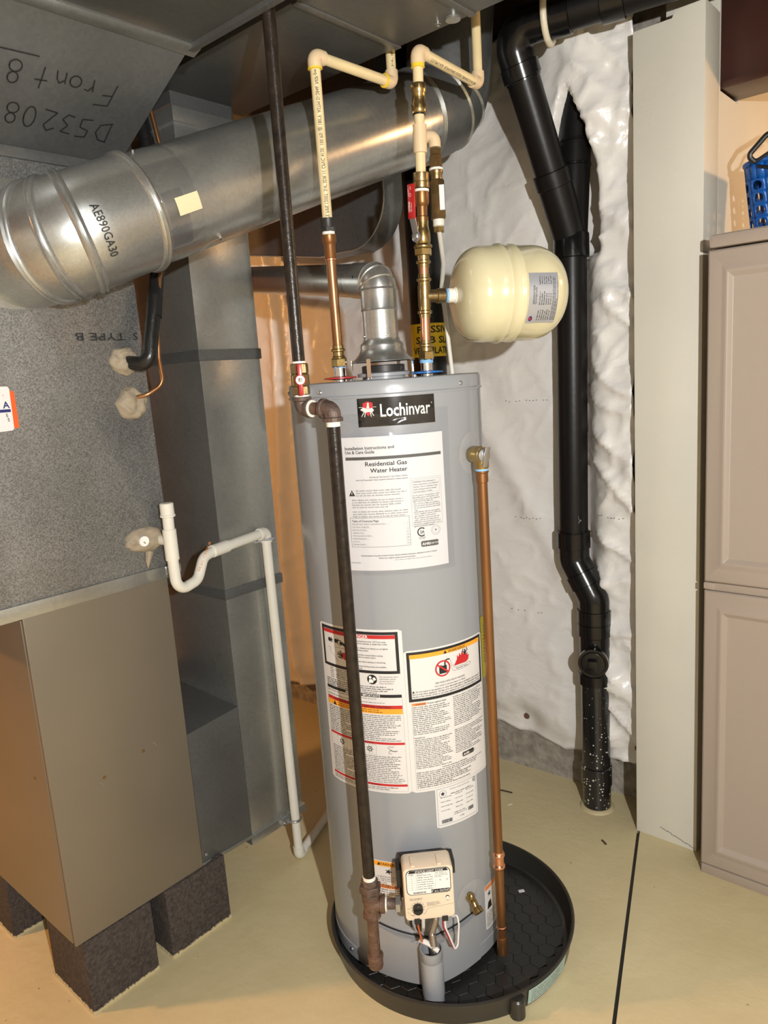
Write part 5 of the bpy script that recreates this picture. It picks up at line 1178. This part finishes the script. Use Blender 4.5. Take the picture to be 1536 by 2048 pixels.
for z in (1.018, .142):
    s_m = MB(); s_m.add(tube([(-1.610+.0185*math.cos(t), 1.308+.0185*math.sin(t), z) for t in [math.radians(a) for a in range(-115, 116, 15)]], .004, 8)); s_m.add(box(-1.636, -1.617, 1.270, 1.292, z-.008, z+.008)); s_m.obj('pipe_strap', 'steel' if z < .5 else 'heater_trim', cdn)
    MB().add(screw((-1.617, 1.276, z), (1, 0, 0), .003, .004)).obj('screw', 'chrome', cdn)

# putty lumps
def putty(name, y, z, ry, rz_, rx, lab, seed):
    vs = []; fs = []; n, m2 = 28, 10
    for i in range(m2+1):
        a = i/m2*pi/2
        for k in range(n):
            t = 2*pi*k/n; q = 1+.16*noise.noise(V((math.cos(t)*1.6, math.sin(t)*1.6, seed)))+.16*noise.noise(V((math.cos(t)*4, math.sin(t)*5+i*.3, seed)))
            lump = 1+.5*noise.noise(V((math.cos(t)*math.cos(a)*3, math.sin(t)*math.cos(a)*3, seed+5)))
            vs.append((FX+rx*math.sin(a)*lump+.0002, y+ry*math.cos(a)**.7*math.cos(t)*q, z+rz_*math.cos(a)**.7*math.sin(t)*q))
    for i in range(m2):
        for k in range(n): k2 = (k+1) % n; fs.append((i*n+k, i*n+k2, (i+1)*n+k2, (i+1)*n+k))
    m_ = MB(); m_.v = vs; m_.f = fs; o = m_.obj(name, 'putty', sharp=180); tag(o, lab, 'putty', 'putty seals on the plenum'); return o
putty('putty_seal', .922, 1.520, .036, .032, .020, 'beige putty lump around the black insulated refrigerant line', 1.1)
putty('putty_seal', .930, 1.424, .038, .036, .022, 'round beige putty lump around the thin bare copper line', 2.3)
p3 = putty('putty_seal', .918, 1.098, .058, .030, .018, 'wide beige putty smear with a white plug, around the white drain outlet', 4.7)
MB().add(cyl((FX+.012, .905, 1.100), (FX+.0225, .905, 1.100), .0125, 10)).obj('drain_plug', 'ink_white', p3)
MB().add(tube([(FX+.004, .925, 1.07), (FX+.004, .918, 1.045), (FX+.003, .917, 1.030)], [.010, .006, .001], 8)).obj('putty_drip', 'putty', p3)

# refrigerant lines
pts = fillet([(FX+.006, .930, 1.516), (FX+.062, .952, 1.507), (FX+.055, .968, 1.565), (-1.548, 1.000, 1.66), (-1.60, 1.070, 1.83), (-1.64, 1.088, 2.00), (-1.70, 1.085, 2.40)], [.028, .03, .05, .06, .06], 7)
sl_ = thing('suction_line', (FX, .93, 1.516), 'thick black insulated refrigerant line entering the plenum', 'pipe')
MB().add(tube(pts, .0165, 18)).obj('insulation_sleeve', 'rubber', sl_)
k = 16
MB().add(tube([V((-1.5405, .986, 1.615)), V((-1.549, 1.000, 1.661))], .0178, 18)).obj('wrap_tape', 'black', sl_)
MB().add(cyl((-1.636, 1.087, 1.985), (-1.642, 1.087, 2.015), .022, 16)).obj('hanger_clip', 'black', sl_)
pts = fillet([(FX+.012, .938, 1.436), (FX+.030, .955, 1.440), (FX+.042, .995, 1.462), (FX+.050, .985, 1.52), (FX+.060, .985, 1.60), (-1.545, 1.015, 1.70), (-1.59, 1.09, 1.86), (-1.608, 1.105, 1.99), (-1.62, 1.085, 2.15), (-1.66, 1.080, 2.40)], .03, 5)
ll = MB().add(tube(pts, .0050, 12)).obj('liquid_line', 'copper'); tag(ll, 'thin bare copper refrigerant line beside the black insulated one', 'pipe')

# card stuck on the plenum
cm = thing('service_card', (FX, .62, 1.388), 'white service sticker with orange edge on the plenum at the picture edge', 'sticker')
MB().add(prism([(FX+.0064, .560, 1.392), (FX+.0064, .663, 1.392), (FX+.0064, .665, 1.396), (FX+.0064, .665, 1.464), (FX+.0064, .662, 1.468), (FX+.0064, .560, 1.472)], (.0008, 0, 0))).obj('orange_backing', flat('orange_card', (.85, .10, .01)), cm)
MB().add(prism([(FX+.0074, .560, 1.384), (FX+.0074, .651, 1.388), (FX+.0074, .654, 1.392), (FX+.0074, .656, 1.472), (FX+.0074, .653, 1.477), (FX+.0074, .560, 1.481)], (.0006, 0, 0))).obj('white_card', 'paper', cm)
A = Art(planemap((FX+.0081, .656, 1.388), (0, 1, 0), (0, 0, 1), (1, 0, 0)))
A.text('A', -.0175, .046, .0135, 'ink_navy', 'L', bold=.02); A.rect(-.06, .0375, -.0035, .0435, 'ink_navy', .0003); A.text('5', -.015, .028, .007, 'ink', bold=.01); A.text('5', -.013, .019, .007, 'ink', bold=.01); A.text('e', -.016, .070, .005, 'ink_rust'); A.done(cm)

# ================================================================== RADON VENT PIPE
rn = thing('vent_pipe', (-1.56, 2.03, 0), 'black vertical vent pipe with yellow sign behind the water heater', 'pipe')
VX = V((-1.556, 2.035, 0)); VR = .0572
MB().add(cyl(P(VX, 0), P(VX, 2.60), VR, 36)).obj('vent_stack', 'abs_dull', rn)
vf = face_dir(P(VX, 1.55), UZ); va = math.degrees(math.atan2(vf.y, vf.x))
vm = cylmap((VX.x, VX.y), VR, va, 1.497); 
so = MB().add(patch(vm, -.105, 0, .105, .108, .0006, du=.004)).obj('vent_sign', 'ink_yellow', rn); so['label'] = 'yellow sign with black capital letters'
A = Art(lambda u, v, hh: vm(u, v, hh+.0008)); 
for i, s in enumerate(('PASSIVE', 'SUB SLAB', 'VENTILATION')): A.text(s, (-.038, -.044, -.057)[i], .078-i*.034, .022, 'ink', 'L', width=(.135, .165, .172)[i], bold=.02)
A.done(so)

# ================================================================== SOIL STACK
ss = thing('soil_stack', (-1.003, 2.09, 0), 'black plastic drain stack with offset bends and cleanout in front of the blanket', 'drain pipe')
Y0 = 2.088; PRr = .0445; HU = .0515
a0, a1 = V((-1.001, Y0, 0)), V((-1.001, Y0, .62)); b0, b1 = V((-1.066, Y0, .90)), V((-1.052, Y0-.005, 1.80))
MB().add(cyl(a0, a1, PRr, 36)).obj('lower_pipe', 'abs_paint', ss)
MB().add(lathe([(PRr, .085), (.049, .087), (.049, .150), (PRr, .152)], a0, UZ, 36)).obj('coupling', 'abs_paint', ss)
MB().add(lathe([(PRr, 0), (.056, 0), (.052, .006), (PRr, .009)], a0, UZ, 30)).obj('paint_collar', 'floor_edge', ss)
co_ = MB(); co_.add(lathe([(PRr, .435), (HU, .437), (HU, .470), (.047, .474), (.047, .595), (HU, .598), (HU, .640), (PRr, .642)], a0, UZ, 36))
cf = V((.36, -.93, 0)).normalized(); co_.add(lathe([(.040, .020), (.040, .052), (.0455, .054), (.0455, .072), (.038, .072), (.036, .066)], P(a0, .528), cf, 30)); co_.obj('cleanout_tee', 'abs', ss)
cl_ = MB(); cl_.add(lathe([(.038, .062), (.038, .073), (.035, .076)], P(a0, .528), cf, 30)); cl_.add(obox(P(a0, .528)+cf*.084, cf.cross(UZ), cf, UZ, .015, .010, .015)); cl_.obj('cleanout_plug', 'abs', ss, bevel=.001)
off = fillet([(-1.001, Y0, .62), (-1.001, Y0, .715), (-1.066, Y0, .835), (-1.066, Y0, .93)], .055, 8)
MB().add(tube(off, .0475, 36)).obj('offset_bends', 'abs', ss)
mid = V((-1.0335, Y0, .775)); dd = (V((-1.066, Y0, .835))-V((-1.001, Y0, .715))).normalized()
MB().add(lathe([(.047, -.024), (HU, -.022), (HU, .020), (.047, .022)], mid, dd, 36)).obj('bend_hub', 'abs', ss)
MB().add(lathe([(.047, -.006), (HU, -.004), (HU, .040), (PRr, .042)], (-1.001, Y0, .640), UZ, 36)).obj('bend_hub', 'abs', ss)
MB().add(lathe([(.047, -.006), (HU, -.004), (HU, .046), (PRr, .048)], (-1.066, Y0, .880), UZ, 36)).obj('bend_hub', 'abs', ss)
MB().add(cyl(b0, b1, PRr, 36)).obj('upper_pipe', 'abs_dull', ss)
w0 = V((-1.052, Y0-.005, 1.80))
MB().add(lathe([(PRr, -.055), (HU, -.053), (HU, .010), (.049, .014)], w0, UZ, 36)).obj('wye_hub', 'abs', ss)
MB().add(cyl(w0, w0+V((.012, .040, .50)), .0465, 36)).obj('wye_body', 'abs_dull', ss)
for z in (.20, .265): MB().add(lathe([(.0465, -.004), (.0495, -.002), (.0495, .002), (.0465, .004)], w0+V((.024*z, .08*z, z)), UZ, 36)).obj('wye_ridge', 'abs', ss)
d0_ = V((-1.054, 2.075, 1.815)); d1_ = V((-1.094, 1.905, 2.205)); dv = (d1_-d0_).normalized()
MB().add(cyl(d0_, d0_+dv*.16, .0480, 36)).obj('wye_branch', 'abs_dull', ss)
MB().add(lathe([(.048, -.03), (HU, -.028), (HU, .012), (PRr, .014)], d0_+dv*.165, dv, 36)).obj('branch_hub', 'abs_dull', ss)
MB().add(cyl(d0_+dv*.10, d1_, PRr, 36)).obj('sloped_pipe', 'abs_dull', ss)
e0 = d1_+dv*.115; hdv = V((.94, .26, .03)).normalized()
MB().add(tube(fillet([d1_-dv*.01, e0, e0+hdv*.14], .085, 12), .0480, 36)).obj('top_elbow', 'abs', ss)
MB().add(lathe([(.048, -.006), (HU, -.004), (HU, .030), (.048, .032)], d1_, dv, 36)).obj('elbow_hub', 'abs', ss)
MB().add(lathe([(.048, -.02), (HU, -.018), (HU, .034), (.047, .036)], e0+hdv*.125, hdv, 36)).obj('elbow_hub', 'abs', ss)
MB().add(cyl(e0+hdv*.12, e0+hdv*.75, PRr, 36)).obj('branch_pipe', 'abs_dull', ss)
MB().add(lathe([(.045, 0), (HU, .002), (HU, .055), (.045, .057)], e0+hdv*.235, hdv, 36)).obj('coupling', 'abs', ss)
MB().add(lathe([(.045, 0), (HU, .002), (HU, .055), (.045, .057)], e0+hdv*.47, hdv, 36)).obj('coupling', 'abs', ss)
rg = e0+hdv*.105
MB().add(tube([rg+(V((0, 0, 1))*math.cos(t)+hdv.cross(UZ).normalized()*math.sin(t))*.059 for t in [math.radians(a) for a in range(-200, 181-20, 12)]], .0085, 12)).obj('pipe_hanger', 'cream', ss)
pipe_text(ss, 'ABS-DWV CELLULAR CORE 3 IN  ASTM F628', P(b0, .96), UZ, PRr, .0, .010, .50, .45, 'ink_light')

# ================================================================== STORAGE CABINET
kb = thing('storage_cabinet', (-.27, 2.13, 0), 'taupe plastic storage cabinet with panelled doors at the right edge', 'cabinet')
CX0, CX1, CY = -.626, .16, 1.952
MB().add(box(CX0+.008, CX1, CY+.012, 2.36, .0, 1.694)).obj('cabinet_body', 'cabinet', kb, bevel=.004)
MB().add(box(CX0+.002, CX1+.005, CY-.001, 2.37, 1.696, 1.727)).obj('cabinet_top', 'cabinet', kb, bevel=.008)
MB().add(box(CX0+.03, CX1, CY+.016, CY+.05, 1.727, 1.730)).obj('top_rim', 'cabinet', kb, bevel=.001)
MB().add(box(CX0, CX1, CY+.006, CY+.05, .836, .856)).obj('middle_rail', 'cabinet', kb, bevel=.002)
MB().add(box(CX0-.001, CX0+.028, CY+.003, CY+.01, .838, .855)).obj('hinge_cover', 'cabinet', kb, bevel=.001)
def door(z0, z1):
    d = MB(); f = .036; x0, x1 = CX0, CX0+.385
    outer = [(x0, z0), (x1, z0), (x1, z1), (x0, z1)]
    def ring(i, y): return [(x0+i, y, z0+i*1.15), (x1-i, y, z0+i*1.15), (x1-i, y, z1-i*1.15), (x0+i, y, z1-i*1.15)]
    rings = [ring(0, CY+.045), ring(0, CY+.004), ring(.004, CY), ring(.034, CY), ring(.042, CY-.004), ring(.048, CY-.004), ring(.058, CY+.006), ]
    vs = [p for r in rings for p in r]; fs = []
    for i in range(len(rings)-1):
        for k in range(4): k2 = (k+1) % 4; fs.append((i*4+k, i*4+k2, i*4+4+k2, i*4+4+k))
    n = len(rings)-1; fs.append((n*4, n*4+1, n*4+2, n*4+3)); fs.append((3, 2, 1, 0))
    d.v = vs; d.f = fs; return d
for z0, z1 in ((.030, .834), (.858, 1.692)): door(z0, z1).obj('door', 'cabinet', kb, sharp=60, bevel=.002)
for z0, z1 in ((.030, .834), (.858, 1.692)):
    o = door(z0, z1).obj('door', 'cabinet', kb, sharp=60, bevel=.002); o.location.x += .392
MB().add(box(CX0+.002, CX1, CY+.002, CY+.05, 0, .028)).obj('plinth', 'cabinet', kb, bevel=.002)

# blue perforated basket on the cabinet
bs = thing('plastic_basket', (-.42, 2.17, 1.728), 'blue plastic basket with round holes and black strap handle on the cabinet', 'basket')
BX, BY, BZ = -.446, 2.165, 1.7285
def bpt(s, t, inset=0):
    """s 0..1 around rounded rectangle, t height 0..1"""
    W, D, r = .250+.035*t-2*inset, .190+.03*t-2*inset, .055
    per = 2*(W-2*r)+2*(D-2*r)+2*pi*r; q = (s % 1)*per
    segs = [('l', (-W/2+r, -D/2), (1, 0), W-2*r), ('a', (W/2-r, -D/2+r), -90, pi*r/2), ('l', (W/2, -D/2+r), (0, 1), D-2*r), ('a', (W/2-r, D/2-r), 0, pi*r/2), ('l', (W/2-r, D/2), (-1, 0), W-2*r), ('a', (-W/2+r, D/2-r), 90, pi*r/2), ('l', (-W/2, D/2-r), (0, -1), D-2*r), ('a', (-W/2+r, -D/2+r), 180, pi*r/2)]
    for k, p, d, L in segs:
        if q <= L+1e-9:
            if k == 'l': x, y = p[0]+d[0]*q, p[1]+d[1]*q
            else: a = math.radians(d)+q/r; x, y = p[0]+r*math.cos(a), p[1]+r*math.sin(a)
            return V((BX+x, BY+y, BZ+t*.168))
        q -= L
    return V((BX, BY, BZ))
bm_ = MB(); nS, rows, ns = 22, [.10, .30, .50, .70], 16
vs = []; fs = []
def bq(s0, s1, t0_, t1_):
    o = len(vs); vs.extend([bpt(s0, t0_), bpt(s1, t0_), bpt(s1, t1_), bpt(s0, t1_)]); fs.append((o, o+1, o+2, o+3))
for i in range(nS):
    s0, s1 = i/nS, (i+1)/nS
    for ri, t0_ in enumerate([.06+.175*k for k in range(4)]):
        t1_ = t0_+.175; cs, ct = (s0+s1)/2, (t0_+t1_)/2; o = len(vs); n = 24
        for k in range(n):
            a = 2*pi*k/n-3*pi/4; ca, sa = math.cos(a), math.sin(a); m = 1/max(abs(ca), abs(sa))
            vs.append(bpt(cs+ca*m*(s1-s0)/2, ct+sa*m*(t1_-t0_)/2)); vs.append(bpt(cs+ca*(s1-s0)*.30, ct+sa*(t1_-t0_)*.36))
        for k in range(n): k2 = (k+1) % n; fs.append((o+2*k, o+2*k2, o+2*k2+1, o+2*k+1))
    for sa, sb in ((s0, (s0+s1)/2), ((s0+s1)/2, s1)): bq(sa, sb, 0, .06); bq(sa, sb, .76, 1.0)
bm_.v = vs; bm_.f = fs; ob = bm_.obj('basket_wall', 'basket', bs, sharp=60); md = ob.modifiers.new('thick', 'SOLIDIFY'); md.thickness = .0025
MB().add(prism([bpt(k/48, 0) for k in range(48)], (0, 0, .004))).obj('basket_bottom', 'basket', bs)
MB().add(tube([bpt(k/60, 1.0) for k in range(61)], .0055, 8, caps=False)).obj('basket_rim', 'basket', bs)
hs = bpt(.985, 1.0)
MB().add(tube(fillet([hs+V((-.004, -.006, -.004)), hs+V((-.018, -.012, .012)), hs+V((.02, -.008, .05)), hs+V((.10, .01, .085)), hs+V((.20, .05, .085))], .02, 6), .0065, 10)).obj('strap_handle', 'black', bs)
MB().add(tube(fillet([hs+V((-.004, -.006, -.004)), hs+V((.03, -.006, .012)), hs+V((.05, -.008, .038)), hs+V((.12, .01, .070))], .02, 6), .0045, 10)).obj('strap_handle', 'black', bs)
MB().add(tube([bpt(.985, .92)+V((0, -.003, 0)), bpt(.03, .84)+V((0, -.004, 0)), bpt(.12, .82)+V((0, -.004, 0)), bpt(.25, .84)+V((0, -.004, 0))], .004, 8)).obj('strap_band', 'black', bs)
for i, (x, y, r_b, m, lab) in enumerate(((-.49, 2.13, .030, 'cream', 'cream plastic ball inside the blue basket'), (-.43, 2.15, .034, 'dark', 'dark ball inside the blue basket'))):
    o = MB().add(lathe([(r_b*math.sin(k*pi/10), r_b-r_b*math.cos(k*pi/10)) for k in range(11)], (x, y, BZ+.005), UZ, 18)).obj('toy_ball', m); tag(o, lab, 'ball')

for o in bpy.data.objects:
    if '_w' in o: del o['_w']
